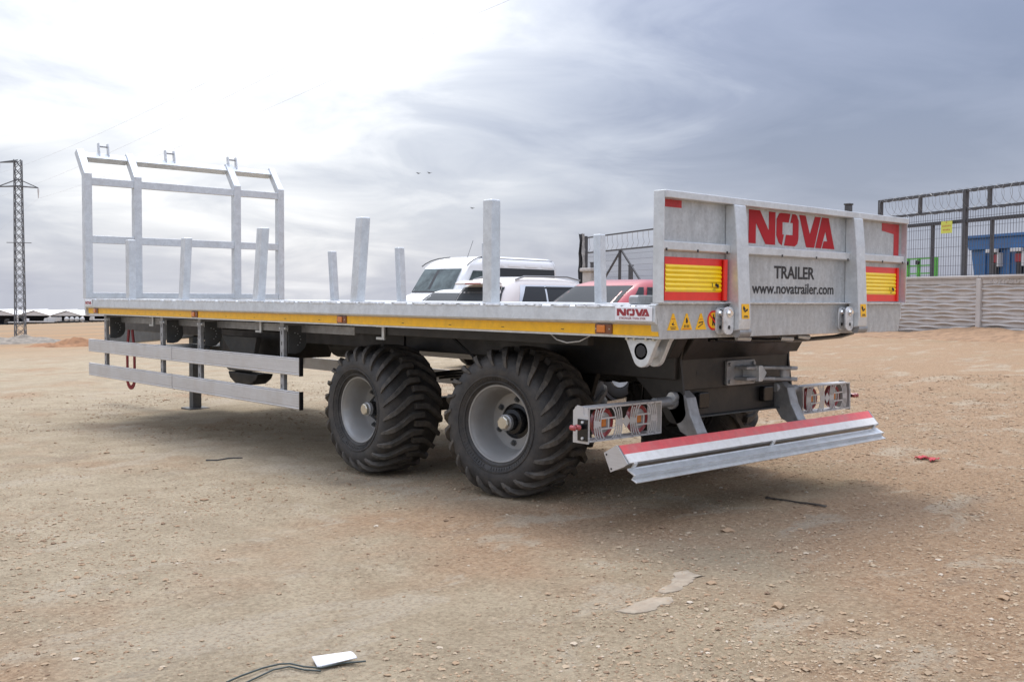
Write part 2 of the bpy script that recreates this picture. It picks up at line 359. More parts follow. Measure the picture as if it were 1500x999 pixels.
# deck
MB().box(-1.235, 1.235, .05, 8.0, 1.19, 1.228).build('deck', GALVD, TR)
prof = [(-1.10, 1.2305), (-1.262, ZT), (-1.274, ZT-.008), (-1.277, 1.153), (-1.270, 1.143), (-1.245, 1.138), (-1.242, ZB), (-1.225, ZB), (-1.225, 1.18), (-1.10, 1.218)]
for s, nm in ((1, 'side_rail'), (-1, 'side_rail')):
    ob = MB().prism([(x*s, z) for x, z in prof], 1, .004, 8.02).build(nm, GALV, TR)
    # worn bright upper edge: uneven beads of zinc along the lip
    if s == 1:
        mb = MB(); y = .04
        while y < 8.0:
            l = random.uniform(.05, .22); h = random.uniform(.004, .011)
            mb.box(-1.2755, -1.23, y, min(y+l, 8.0), ZT-.004, ZT+.0008+h*.25); mb.box(-1.2785, -1.272, y, min(y+l*.8, 8.0), ZT-.006-h, ZT-.003); y += l*random.uniform(.75, 1.5)
        mb.build('zinc_edge', GALVW, ob, bevel=.002, seg=1)
MB().box(-1.27, 1.27, 8.02, 8.06, ZB, ZT).build('front_rail', GALV, TR, bevel=.004)
# yellow reflective strip in lengths between the lamps
lamps = [7.765, 5.344, 2.926, .375]
ys = [8.0] + lamps + [0.0]
for s in (-1, 1):
    xo = s*1.242
    for a, b in zip(ys[:-1], ys[1:]):
        hi = a-.062 if a in lamps else a; lo = b+.062 if b in lamps else b+.005
        MB().box(min(xo, xo+s*.006), max(xo, xo+s*.006), lo, hi, 1.080, 1.136).build('reflective_strip', YEL, TR)
        if s == -1:
            n = int((hi-lo)/.5)
            for k in range(n):
                MB().box(-1.2486, -1.2478, lo+.25+k*.5-.012, lo+.25+k*.5+.012, 1.098, 1.102).build('strip_mark', BLKL, TR)
    for i, y in enumerate(lamps):
        lp = MB().box(min(xo, xo+s*.016), max(xo, xo+s*.016), y-.06, y+.06, 1.082, 1.136).build('marker_lamp', AMBB, TR, bevel=.006)
        MB().box(min(xo+s*.015, xo+s*.024), max(xo+s*.015, xo+s*.024), y-.018, y+.040, 1.089, 1.130).build('lens', AMB, lp, bevel=.005)
        for dy in (-.047, .05): MB().tube([(xo+s*.0155, y+dy, 1.109), (xo+s*.018, y+dy, 1.109)], .004, 8).build('screw', ZINC, lp)
# NOVA logo glyphs in unit space (width 0..4.7, height 0..1)
NOVA = [
 [[(0, 0), (.36, 0), (.36, .62), (.86, 0), (1.36, 0), (1.36, 1), (1.02, 1), (1.02, .42), (.56, 1), (0, 1)]],
 [[(1.72, 0), (1.55, .08), (1.42, .3), (1.42, .8), (1.55, .97), (1.66, 1), (2.16, 1), (2.07, .72), (1.74, .72), (1.74, .34), (1.82, .34)], [(1.84, 0), (2.42, 0), (2.56, .08), (2.62, .25), (2.62, .8), (2.52, .96), (2.42, 1), (2.26, 1), (2.16, .72), (2.3, .72), (2.3, .34), (1.94, .34)]],
 [[(2.64, 1), (3.0, 1), (3.26, .42), (3.54, 1), (3.88, 1), (3.52, 0), (3.06, 0)]],
 [[(3.58, 0), (3.95, 1), (4.34, 1), (4.72, 0), (3.98, 0), (4.08, .24), (4.28, .24), (4.16, .56), (3.92, 0)]],
]
def nova(parent, frame, m, name='letter'):
    for polys in NOVA:
        mb = MB()
        for poly in polys:
            n = len(poly); fs = tessellate_polygon([[Vector((x, y, 0)) for x, y in poly]])
            pts = [frame(x, y, 0) for x, y in poly] + [frame(x, y, 1) for x, y in poly]
            mb.add(pts, [tuple(i+n for i in q) for q in fs] + [(i, (i+1) % n, n+(i+1) % n, n+i) for i in range(n)])
        mb.build(name, m, parent)
def plate(y1, y0, z0, z1, sub=True):
    p = MB().box(-1.2835, -1.2775, y0, y1, z0, z1).build('maker_plate', WHT, TR, bevel=.003)
    h = (z1-z0); wd = (y1-y0)
    nova(p, lambda x, y, k: (-1.2836-.0008*k, y1-wd*.06-x/4.72*wd*.88, z0+h*(.36 if sub else .22)+y*h*.5), MAROON)
    if sub: textmb('STRONGER THAN EVER', .0165, .0004, lambda x, y, z: (-1.2842-z, y1-wd*.12-x, z0+h*.12+y), align='LEFT', sx=1.02).build('lettering', MAROON, p, fix=False)
plate(.268, .018, 1.155, 1.228); plate(8.0, 7.80, 1.165, 1.226, False)
# rear beam
rb = MB().prism([(-1.275, ZT), (-1.272, ZT+.004), (1.272, ZT+.004), (1.275, ZT), (1.24, ZB-.004), (-1.24, ZB-.004)], 1, 0, .05).build('rear_beam', GALVP, TR, bevel=.004)
MB().box(-1.262, 1.262, -.006, .045, ZT+.0045, ZT+.012).build('ledge', GALVW, rb)
YR = -.0005
def rear_poly(name, pts, y, th, m, parent): return MB().prism(pts, 1, y-th, y).build(name, m, parent)
for i, cx in enumerate((-1.138, -1.028, -.908)):
    zc_, h = 1.148, .085; hw = .047
    tri = [(cx-hw, zc_-h*.45), (cx+hw, zc_-h*.45), (cx+.006, zc_+h*.55), (cx-.006, zc_+h*.55)]
    st = rear_poly('warning_sticker', tri, YR, .0015, YELS, rb)
    if i == 0:
        rear_poly('pictogram', [(cx-.012, zc_-.005), (cx+.002, zc_+.002), (cx+.006, zc_+.014), (cx+.001, zc_-.006), (cx+.014, zc_-.012), (cx-.008, zc_-.013)], YR-.0015, .0006, BLKL, rb)
        for k in (0, 1): MB().box(cx-.024+.004*k, cx+.022-.003*k, YR-.0022, YR-.0015, zc_-.025-.008*k, zc_-.0215-.008*k).build('pictogram', BLKL, rb)
        MB().box(cx-.013, cx+.013, YR-.0022, YR-.0015, zc_+.018, zc_+.0205).build('pictogram', REDT, rb)
    elif i == 1:
        rear_poly('pictogram', [(cx-.008, zc_), (cx+.004, zc_-.006), (cx+.01, zc_+.008), (cx+.001, zc_+.026), (cx-.007, zc_+.02)], YR-.0015, .0006, BLKL, rb)
        for k in (-1, 0, 1, 2): MB().box(cx-.022+.012*(k+1), cx-.016+.012*(k+1), YR-.0022, YR-.0015, zc_-.026, zc_-.012).build('pictogram', BLKL, rb)
        MB().box(cx-.036, cx+.036, YR-.0022, YR-.0015, zc_-.0345, zc_-.0295).build('pictogram', AMB, rb)
    else:
        MB().bar((cx-.02, YR-.0019, zc_-.002), (cx+.018, YR-.0019, zc_+.002), .0007, .006).build('pictogram', BLKL, rb)
        MB().bar((cx-.024, YR-.0019, zc_-.026), (cx+.016, YR-.0019, zc_-.006), .0007, .005).build('pictogram', BLKL, rb)
        MB().box(cx-.012, cx+.012, YR-.0022, YR-.0015, zc_+.014, zc_+.017).build('pictogram', REDT, rb)
def disc(name, cx, cz, rx, rz, y, th, m, parent, n=32): return MB().prism([(cx+rx*math.cos(a), cz+rz*math.sin(a)) for a in [2*math.pi*k/n for k in range(n)]], 1, y-th, y).build(name, m, parent)
cs = disc('prohibition_sticker', -.80, 1.157, .052, .052, YR, .0015, REDP, rb)
disc('sticker_face', -.80, 1.157, .042, .042, YR-.0016, .0006, YELS, rb)
rear_poly('pictogram', [(-.812, 1.128), (-.803, 1.13), (-.80, 1.148), (-.795, 1.128), (-.786, 1.13), (-.79, 1.172), (-.797, 1.178), (-.797, 1.19), (-.805, 1.19), (-.805, 1.178), (-.812, 1.17)], YR-.0024, .0006, BLKL, rb)
MB().bar((-.834, YR-.0034, 1.188), (-.768, YR-.0034, 1.128), .0007, .009).build('prohibition_bar', REDP, rb)
# hinge plates
def rrect(x0, x1, z0, z1, r, n=5):
    p = []
    for cx, cz, a0 in ((x1-r, z0+r, -90), (x1-r, z1-r, 0), (x0+r, z1-r, 90), (x0+r, z0+r, 180)):
        for k in range(n+1): a = R(a0+90*k/n); p.append((cx+r*math.cos(a), cz+r*math.sin(a)))
    return p
for cx in (-.690, .556):
    hp = MB().prism(rrect(cx-.098, cx-.012, 1.083, 1.226, .028), 1, -.010, -.001).build('hinge_plate', GALVW, rb, bevel=.002)
    hp2 = MB().prism(rrect(cx-.092, cx-.002, 1.080, 1.229, .036), 1, -.056, -.044).build('hinge_plate', GALVW, rb, bevel=.003)
    MB().box(cx-.012, cx-.003, -.0435, -.001, 1.10, 1.21).build('hinge_web', GALVD, rb)
    for bx, h2, yy in ((cx-.062, hp, -.010), (cx-.046, hp2, -.056)):
        MB().lathe([(yy, .0), (yy-.001, .022), (yy-.006, .022), (yy-.006, 0)], 1, (bx, 0, 1.195), 20).build('washer', CHR, h2, smooth=40)
        MB().lathe([(yy-.006, .014), (yy-.018, .014), (yy-.018, 0)], 1, (bx, 0, 1.195), 6).build('bolt', CHR, h2)
        MB().lathe([(yy, 0), (yy-.001, .011), (yy-.0016, .008), (yy-.0016, 0)], 1, (bx, 0, 1.120), 14).build('bolt_hole', BLKL, h2)
# tailgate
YP, YF = .012, -.036          # panel plane, rear edge of the flanges
TG = MB().box(-1.257, 1.257, YP, YP+.004, 1.25, 1.80).build('tailgate', GALVP, TR)
for s in (-1, 1): MB().box(min(s*1.263, s*1.257), max(s*1.263, s*1.257), YF, YP+.02, 1.25, 1.812).build('flange', GALV, TG, bevel=.001, seg=1)
MB().box(-1.2565, 1.275, YF-.004, YP+.022, 1.776, 1.814).build('top_rail', GALV, TG, bevel=.004)
MB().box(-1.2565, 1.2565, YF+.006, YP, 1.249, 1.254).build('bottom_flange', GALVW, TG)
ribs = [(-.688, -.584), (.558, .662)]
spans = [(-1.2565, ribs[0][0]), (ribs[0][1], ribs[1][0]), (ribs[1][1], 1.2565)]
for a, b in spans:
    r_ = MB().prism([(YP, 1.510), (YF+.012, 1.518), (YF+.012, 1.560), (YP, 1.566)], 0, a, b).build('middle_rail', GALV, TG, bevel=.003)
    for k in range(max(2, int((b-a)/.33))+1):
        xx = a+.03+(b-a-.06)*k/max(2, int((b-a)/.33)); MB().box(xx-.006, xx+.006, YF+.0100, YF+.0118, 1.512, 1.526).build('weld', BLKL, TG)
for a, b in ribs:
    pr = [(YP, 1.776), (YF-.012, 1.776), (YF-.030, 1.60), (YF-.055, 1.16), (YF-.050, 1.105), (YF-.01, 1.098), (-.016, 1.12), (-.016, 1.24), (YP, 1.256)]
    rbo = MB().prism(pr, 0, a, b).build('rib', GALV, TG, bevel=.006)
    MB().tube([(a+.012, YF-.022, 1.092), (b+.012, YF-.022, 1.092)], .028, 16).build('pivot_tube', GALVD, TG, smooth=40)
    sx = (a+b)/2; pl = MB()
    yy = lambda z: YF-.055+(z-1.16)*(.025/.44)-.0015
    pl.add([(sx-.035, yy(1.165), 1.165), (sx+.035, yy(1.165), 1.165), (sx+.035, yy(1.245), 1.245), (sx-.035, yy(1.245), 1.245)], [(0, 1, 2, 3)])
    pl.build('warning_sticker', YELS, TG)
    pc = MB()
    for (x0, z0, x1, z1, wd) in ((-.018, 1.232, -.004, 1.214, .010), (-.01, 1.203, .02, 1.215, .010), (-.022, 1.225, -.012, 1.206, .006), (-.016, 1.181, .018, 1.181, .004), (-.02, 1.174, .022, 1.174, .004)):
        pc.bar((sx+x0, yy(z0)-.0008, z0), (sx+x1, yy(z1)-.0008, z1), .0006, wd)
    pc.build('pictogram', BLKL, TG)
# reflective boards, left and right
for (xl, xr, yl, yr_) in ((-1.200, -.700, -1.198, -.730), (.72, 1.245, .73, 1.192)):
    rbd = MB().box(xl, xr, YP-.006, YP-.001, 1.262, 1.484).build('red_reflector_board', REDP, TG)
    n = 6; z0, z1 = 1.306, 1.446; h = (z1-z0)/n
    mb = MB()
    for k in range(n):
        za = z0+k*h; mb.prism([(YP-.006, za), (YP-.0066, za+.001), (YP-.0125, za+h*.42), (YP-.0125, za+h*.58), (YP-.0066, za+h-.001), (YP-.006, za+h)], 0, yl, yr_)
    mb.build('yellow_reflector_board', YELP, rbd)
    e = MB()
    for (dx, dz, ww, hh) in ((-.085, .028, .004, .022), (-.075, .020, .02, .003), (-.058, .032, .03, .012), (-.044, .024, .018, .01), (-.08, .010, .026, .003), (-.05, .038, .006, .012)):
        e.box(yr_+dx, yr_+dx+ww, YP-.0138, YP-.0128, z0+dz, z0+dz+hh)
    e.build('emblem', BLKL, rbd)
MB().tube([(-.712, YP-.02, 1.262), (-.712, YP-.02, 1.482)], .014, 12).build('red_edge_tube', REDP, TG, smooth=50)
MB().box(1.202, 1.214, YP-.016, YP-.0062, 1.262, 1.484).build('red_edge_tube', REDP, TG)
MB().box(-1.206, -1.066, YP-.0016, YP-.0004, 1.736, 1.774).build('red_corner_tape', REDT, TG)
MB().prism([(1.010, 1.722), (1.170, 1.706), (1.170, 1.566), (1.238, 1.566), (1.238, 1.772), (1.010, 1.772)], 1, YP-.0016, YP-.0004).build('red_corner_tape', REDT, TG)
nova(TG, lambda x, y, k: (-.474+x/4.72*.902, YP-.0004-.001*k, 1.582+y*.186-0.003*x/4.72), REDL)
def rfr(x0, z0, sx=1.0): return lambda x, y, z: (x0+x, YP-.0012-z, z0+y)
textmb('TRAILER', .1, .0006, rfr(-.008, 1.392), bold=.0022, sx=1.13, align='CENTER').build('lettering', BLKL, TG, fix=False)
textmb('www.novatrailer.com', .088, .0006, rfr(.0, 1.304), bold=.0012, sx=1.12, align='CENTER').build('lettering', BLKL, TG, fix=False)
MB().prism(rrect(-1.21, -1.02, ZT+.002, 1.288, .018), 1, .18, .24).build('deck_bracket', GALVD, TR, bevel=.006)
# headboard
HB = MB().box(-1.1435, 1.1435, 8.146, 8.205, ZT+.004, 1.306).build('headboard', GALV, TR, bevel=.003)
px = [(-1.227, -1.143), (-.675, -.588), (.549, .638), (1.145, 1.228)]
for a, b in px:
    MB().prism([(8.14, ZT+.002), (8.225, ZT+.002), (8.225, 2.585), (8.44, 2.86), (8.375, 2.905), (8.14, 2.615)], 0, a, b).build('post', GALV, HB, bevel=.004)
for (za, zb) in ((2.490, 2.572), (1.852, 1.936)):
    for (p, q) in zip(px[:-1], px[1:]):
        MB().box(p[1], q[0], 8.147, 8.207, za, zb).build('rail', GALV, HB, bevel=.004)
for (p, q) in zip(px[:-1], px[1:]):
    MB().prism([(8.318, 2.813), (8.387, 2.765), (8.43, 2.822), (8.365, 2.872)], 0, p[1], q[0]).build('rail', GALV, HB, bevel=.003)
for cx in (-.93, -.155, .64):
    for dx in (-.052, .052):
        MB().prism([(8.34, 2.85), (8.39, 2.85), (8.41, 2.985), (8.37, 2.99)], 0, cx+dx-.007, cx+dx+.007).build('tab', GALVW, HB)
    MB().tube([(cx-.05, 8.385, 2.955), (cx+.05, 8.385, 2.955)], .010, 8).build('tab_pin', GALVD, HB, smooth=40)
# stakes
def stake(x, y, h, lx, ly, wd=.078, z=None):
    z = z or ZT-.05; mb = MB(); t = .006; s = -1 if x < 0 else 1
    b = Vector((x, y, z)); top = b+Vector((lx, ly, h+.05)); 
    ring = lambda c: [c+Vector((dx*wd/2, dy*wd/2, 0)) for dx, dy in ((-1, -1), (1, -1), (1, 1), (-1, 1))]
    mb.add(ring(b)+ring(top), [(3, 2, 1, 0), (4, 5, 6, 7)]+[(i, (i+1) % 4, 4+(i+1) % 4, 4+i) for i in range(4)])
    return mb.build('stake', GALV, TR, bevel=.008)
for (x, y, h, lx, ly) in ((-1.2, 1.347, .625, .0, .0), (-1.2, 2.81, .60, .03, -.035), (-1.2, 4.26, .595, .03, -.03), (-1.2, 5.683, .57, .02, -.03), (-1.2, 6.93, .60, 0, 0),
                          (1.2, 2.673, .585, -.012, .015), (1.2, 4.15, .57, -.01, .02), (1.2, 5.582, .57, -.02, .02), (1.2, 6.915, .57, -.02, .03), (1.2, 1.3, .585, 0, 0)):
    stake(x, y, h, lx, ly)
# chassis
for s in (-1, 1):
    x0, x1 = (s*.50, s*.60) if s > 0 else (-.60, -.50)
    ch = MB().prism([(.42, 1.065), (.42, .80), (1.3, .80), (1.9, .865), (8.6, .865), (9.2, .90), (9.2, 1.04), (8.6, 1.065)], 0, x0, x1).build('chassis_beam', BLK, TR, bevel=.006)
    # folded joint and stiffeners on the web
    xo = s*.602
    for yy in (3.05, 4.7, 6.2): MB().box(min(xo, xo+s*.01), max(xo, xo+s*.01), yy, yy+.05, .87, 1.06).build('stiffener', BLK, TR, bevel=.002, seg=1)
for yy in (.75, 1.5, 2.2, 2.9, 3.7, 4.6, 5.5, 6.4, 7.3, 7.95):
    MB().box(-1.22, 1.22, yy-.03, yy+.03, 1.095, 1.188).build('cross_member', DGREY if yy > 3.2 else BLK, TR, bevel=.003, seg=1)
for s in (-1, 1):   # outer sill channels, galvanised, and clamps
    MB().box(min(s*.98, s*1.03), max(s*.98, s*1.03), 3.1, 7.98, .985, 1.05).build('guard_channel', GALVD, TR, bevel=.004)
    MB().box(min(s*.98, s*1.03), max(s*.98, s*1.03), .7, 3.098, 1.0, 1.06).build('sill', BLK, TR, bevel=.004)
    for yy in (2.74, 4.55, 6.8):
        MB().prism([(yy-.05, .965), (yy+.05, .965), (yy+.05, .985), (yy-.02, .985), (yy-.02, 1.055), (yy+.05, 1.055), (yy+.05, 1.075), (yy-.05, 1.075)], 0, s*1.034 if s > 0 else -1.05, s*1.05 if s > 0 else -1.034).build('clamp', GALV, TR, bevel=.002, seg=1)
# inner dark underbody: belly pan, air tank, boxes
MB().box(-.498, .498, .8, 3.6, 1.0, 1.06).build('belly_plate', BLK, TR)
MB().tube([(-.25, 3.55, .88), (-.25, 3.62, .88), (-.25, 4.5, .88), (-.25, 4.57, .88)], [.10, .15, .15, .10], 20).build('air_tank', BLK, TR, smooth=40)
# suspension bogie
for yy, zz in ((1.436, .49), (2.94, .445)):
    ax = MB().bar((-.62, yy, zz), (.62, yy, zz), .10).build('axle', BLK, TR, bevel=.008)
    for s in (-1, 1):
        MB().lathe([(-.09, .0), (-.09, .15), (.06, .16), (.06, 0)], 0, (s*.60, yy, zz), 28).build('brake_drum', BLK, ax, smooth=40)
        MB().box(s*.44-.05, s*.44+.05, yy-.08, yy+.08, zz-.075, zz+.13).build('spring_seat', BLK, ax, bevel=.005)
        for dy in (-.06, .06):
            MB().tube([(s*.44-.045, yy+dy, zz-.10), (s*.44-.045, yy+dy, zz+.18)], .011, 8).build('u_bolt', BLKG, ax)
for s in (-1, 1):
    sp = MB()
    for k in range(5):
        l = 1.75-k*.28; pts = []
        for i in range(9):
            t = i/8*2-1; pts.append((s*.44, 2.19+t*l/2, .655-.021*k+.10*(1-abs(t*l/1.75)**1.6)))
        for i in range(8): sp.bar(pts[i], pts[i+1], .075, .018)
    sp.build('leaf_spring', BLK, TR)
    MB().prism([(1.98, .865), (2.4, .865), (2.3, .62), (2.08, .62)], 0, s*.44-.045, s*.44+.045).build('bogie_hanger', BLK, TR, bevel=.006)
    for yy in (1.22, 3.16): MB().prism([(yy-.13, .87), (yy+.13, .87), (yy+.05, .64), (yy-.05, .64)], 0, s*.49-.02, s*.49+.02).build('spring_hanger', BLK, TR, bevel=.006)
MB().bar((-.58, 1.60, .44), (.58, 1.60, .44), .04).build('track_rod', BLKG, TR)
for s in (-1, 1):
    MB().tube([(s*.40, 1.5, .95), (s*.36, 1.35, .70), (s*.40, 1.3, .56)], .045, 12).build('brake_chamber', BLK, TR, smooth=40)
    for k in range(4):
        a = random.uniform(-.1, .1); MB().tube([(s*(.30+.1*k), 2.4+a, 1.0), (s*(.34+.08*k), 2.0, .84-.04*k), (s*.45, 1.7+.1*k, .74), (s*.5, 1.45, .60)], .012, 8).build('brake_hose', BLKG, TR, smooth=60)
# wheels
NS = 40
def tyre_mesh():
    mb = MB(); half = [(.0, .441), (.08, .440), (.15, .434), (.195, .422), (.226, .401), (.243, .372), (.249, .335), (.243, .295), (.226, .262), (.207, .243)]
    pr = [(-x, r) for x, r in half[::-1]] + half[1:] + [(.19, .222), (-.19, .222)]
    mb.lathe(pr, 0, (0, 0, 0), 96, closed=True)
    # sidewall rings
    for s in (-1, 1):
        for rr, xx in ((.300, .2455), (.262, .2275)):
            mb.lathe([(s*(xx-.003), rr-.006), (s*(xx+.004), rr-.004), (s*(xx+.004), rr+.003), (s*(xx-.003), rr+.006)], 0, (0, 0, 0), 96, closed=True)
        for k in range(84):      # fine moulded ribs round the bead
            a = 2*math.pi*k/84; d_ = .006
            for (r0, r1, xx) in ((.272, .288, .236),):
                if k % 21 in (0, 1): continue
                vs = []
                for aa in (a-d_, a+d_):
                    for r_, x_ in ((r0, xx-.006), (r0, xx+.0005), (r1, xx+.0085), (r1, xx)): vs.append((s*x_, -r_*math.sin(aa), r_*math.cos(aa)))
                mb.add(vs, [(0, 1, 2, 3), (7, 6, 5, 4), (1, 5, 6, 2), (0, 4, 5, 1), (2, 6, 7, 3)])
    return mb
def tread_mesh():
    mb = MB(); NL = 23
    # lug centreline: (axial x, radius base, angle, height, width)
    path = [(-.035, .4405, -.050, .034, .048), (.045, .4405, -.045, .034, .048), (.080, .4395, -.02, .034, .050), (.145, .4345, .085, .034, .047), (.190, .4245, .165, .033, .043), (.222, .405, .225, .026, .037), (.238, .385, .270, .016, .030), (.2455, .362, .315, .006, .020)]
    for s in (-1, 1):
        for k in range(NL):
            ph = 2*math.pi*(k+(.5 if s > 0 else 0))/NL; rings = []
            for i, (x, r, dp, h, wd) in enumerate(path):
                # outward normal in the (x, r) plane
                j0, j1 = max(i-1, 0), min(i+1, len(path)-1); tx, tr = path[j1][0]-path[j0][0], path[j1][1]-path[j0][1]; l = math.hypot(tx, tr); nxx, nr = -tr/l, tx/l
                ring = []
                for (wf, hf) in ((-.5, -.25), (-.38, 1), (.38, 1), (.5, -.25)):
                    xx = (x+nxx*h*hf)*s; rr = r+nr*h*hf; a = ph+dp+wf*wd/r
                    ring.append((xx, -rr*math.sin(a), rr*math.cos(a)))
                rings.append(ring)
            vs = [p for ring in rings for p in ring]; n = len(rings); fs = []
            for i in range(n-1):
                for q in range(4): fs.append((i*4+q, i*4+(q+1) % 4, (i+1)*4+(q+1) % 4, (i+1)*4+q))
            fs += [(0, 1, 2, 3), tuple((n-1)*4+q for q in (3, 2, 1, 0))]
            mb.add(vs, fs)
    return mb
def wheel_proto():
    rim = MB().lathe([(-.205, .247), (-.212, .240), (-.210, .232), (-.196, .226), (-.182, .214), (-.12, .207), (-.095, .196), (-.055, .190), (-.035, .178), (-.032, .112), (-.018, .112), (-.018, .170), (.03, .20), (.19, .222), (.205, .247), (.198, .25), (.18, .226), (-.18, .226), (-.198, .25)], 0, (0, 0, 0), 64, closed=True).build('wheel', RIM, TR, smooth=35)
    OFF[rim.name] = Vector((0, 0, 0)) + OFF[rim.name]
    tyre_mesh().build('tyre', RUB, rim, smooth=40)
    tread_mesh().build('tread', LUG, rim, smooth=20)
    MB().lathe([(.10, .0), (.10, .112), (-.02, .112), (-.024, .085), (-.075, .078), (-.080, .055), (-.12, .052), (-.12, 0)], 0, (0, 0, 0), 32).build('hub', BLKG, rim, smooth=35)
    MB().lathe([(-.121, .052), (-.145, .052), (-.150, .046), (-.150, 0)], 0, (0, 0, 0), 24).build('hub_ring', GALVD, rim, smooth=35)
    MB().lathe([(-.1505, .043), (-.168, .043), (-.173, .036), (-.173, 0)], 0, (0, 0, 0), 8).build('hub_cap', ZINC, rim)
    for k in range(6):
        a = 2*math.pi*(k+.4)/6; MB().lathe([(-.0325, .022), (-.037, .022), (-.037, .015), (-.052, .014), (-.052, .009), (-.06, .008), (-.06, 0)], 0, (0, .140*math.cos(a), .140*math.sin(a)), 6).build('wheel_nut', DGREY, rim)
    return rim
W0 = wheel_proto(); base = W0.location.copy()
wh = [W0] + [dup_tree(W0, TR) for _ in range(3)]
for o, (x, y, z, rz, ph) in zip(wh, ((-.885, 1.436, .492, 10, .2), (-.885, 2.94, .447, 0, .55), (.885, 1.436, .492, 190, .9), (.885, 2.94, .447, 180, 0))):
    o.rotation_mode = 'ZXY'; M = Matrix.Rotation(R(rz), 3, 'Z') @ Matrix.Rotation(ph if rz < 90 else -ph, 3, 'X')
    o.rotation_mode = 'XYZ'; o.rotation_euler = M.to_euler(); o.location = Vector((x, y, z)) + M @ base
# front: drawbar, parking leg, front box
MB().prism([(7.9, .95), (7.9, .80), (10.4, .62), (10.6, .62), (10.6, .74), (9.2, .95)], 0, -.09, .09).build('drawbar', DGREY, TR, bevel=.008)
lz = tz(.22, 8.55)
lg = MB().box(.165, .275, 8.49, 8.60, lz+.012, .98).build('parking_leg', DGREY, TR, bevel=.005)
MB().box(.09, .35, 8.42, 8.67, lz-.02, lz+.013).build('foot_plate', DGREY, lg, bevel=.004)
MB().box(-.50, .50, 7.6, 8.4, .62, .70).build('front_cross_frame', DGREY, TR, bevel=.006)
MB().box(-.55, -.2, 6.15, 6.3, .62, 1.06).build('leg_bracket', DGREY, TR, bevel=.006)
hs = MB()
for k in range(5): hs.tube([(-.62, 6.35+.055*k*0, .70+.045*k), (-.66, 6.42, .71+.045*k), (-.62, 6.62, .70+.045*k), (-.58, 6.70, .71+.045*k)], .02, 8)
hs.build('coiled_hose', BLKG, TR, smooth=60)
MB().prism([(4.9, .955), (6.1, .955), (6.1, .72), (5.0, .70)], 0, -.62, -.05).build('tool_box', BLK, TR, bevel=.01)
MB().prism([(4.72, .72), (5.75, .70), (5.78, .60), (5.70, .565), (4.72, .60)], 0, -.75, -.62).build('valve_guard', DGREY, TR, bevel=.008)
MB().prism([(5.05, .90), (5.75, .90), (5.35, .60), (5.15, .60)], 0, -.80, -.755).build('bracket_plate', DGREY, TR, bevel=.003)
MB().prism([(5.10+.0, .56), (5.70, .56), (5.66, .50), (5.56, .455), (5.40, .44), (5.24, .46), (5.14, .51)], 0, -.76, -.60).build('spare_cover', BLK, TR, bevel=.01)
# side guards
def guard(s):
    xo = s*1.2
    def bx(a, b, y0, y1, z0, z1, mb=None): return (mb or MB()).box(min(s*a, s*b), max(s*a, s*b), y0, y1, z0, z1)
    g = None
    for (z0, z1) in ((.660, .797), (.398, .535)):
        for (y0, y1) in ((3.585, 5.915), (5.925, 8.10)):
            mb = MB().prism([(s*x, z) for x, z in ((1.190, z0), (1.214, z0), (1.217, z0+.010), (1.212, z0+.016), (1.216, z0+.022), (1.216, z1-.018), (1.211, z1-.012), (1.217, z1-.006), (1.214, z1), (1.190, z1))], 1, y0, y1)
            o = mb.build('side_guard' if g is None else 'guard_rail', ALU, g or TR)
            if g is None: g = o
        bx(1.186, 1.220, 3.572, 3.5855, z0-.003, z1+.003).build('end_cap', BLKG, g, bevel=.003)
    for yy in (3.90, 5.39, 6.215, 7.675):
        bx(1.155, 1.1895, yy-.028, yy+.028, .44, 1.035).build('guard_post', GALVD, g, bevel=.004)
        mb = MB()
        for k in range(7): mb.box(min(s*1.1895, s*1.1902), max(s*1.1895, s*1.1902), yy-.006, yy+.006, .46+.085*k, .49+.085*k)
        mb.build('post_slots', BLKL, g)
        bp = [(s*1.15, 1.04), (s*.99, 1.04), (s*.985, .90), (s*1.0, .86), (s*1.04, .825), (s*1.09, .815), (s*1.15, .82)]
        MB().prism(bp, 1, yy-.034, yy-.028).build('guard_bracket', DGREY, g, bevel=.001, seg=1)
        mb = MB()
        for k in range(6):
            a = R(-60+30*k); mb.box(s*1.09+s*.052*math.cos(a)*-1-.004, s*1.09+s*.052*math.cos(a)*-1+.004, yy-.0350, yy-.0342, .93+.052*math.sin(a)-.004, .93+.052*math.sin(a)+.004)
        mb.build('bracket_holes', GALV, g)
        MB().tube([(s*1.172, yy-.05, 1.02), (s*1.172, yy+.05, 1.02)], .014, 10).build('pivot_bolt', GALV, g, smooth=40)
        bx(.90, 1.19, yy-.03, yy+.03, 1.037, 1.093).build('guard_arm', GALVD, g, bevel=.004)
    return g
guard(-1); guard(1)
# tie-down lug below the rear corner
for s in (-1,):
    out = [(.26, 1.064), (.03, 1.064), (.045, 1.045)] + [(.145+.058*math.cos(a), .972+.058*math.sin(a)) for a in [R(-160+14*k) for k in range(11)]] + [(.245, 1.045)]
    x0, x1 = (-1.215, -1.185) if s < 0 else (1.185, 1.215)
    lug = MB().prism(out, 0, x0, x1).build('tie_down_lug', GALV, TR, bevel=.004)
    lug2 = MB().prism(out, 0, x0+.10*(-s), x1+.10*(-s)).build('tie_down_lug', GALV, TR, bevel=.004)
    MB().lathe([(0, .032), (.10, .032), (.10, .044), (0, .044)], 0, (x0 if s < 0 else x0-.1, .147, .998), 24, closed=True).build('lug_tube', GALV, lug, smooth=40)
    MB().lathe([(0, .0), (0.001, .0318)], 0, ((x0-.002) if s < 0 else x1+.002, .147, .998), 24).build('lug_bore', BLKL, lug)
    for yy in (.06, .11, .19, .24): MB().tube([((x0+x1)/2-.02, yy, 1.055), ((x0+x1)/2-.02, yy, 1.075)], .010, 6).build('lug_bolt', ZINC, lug)
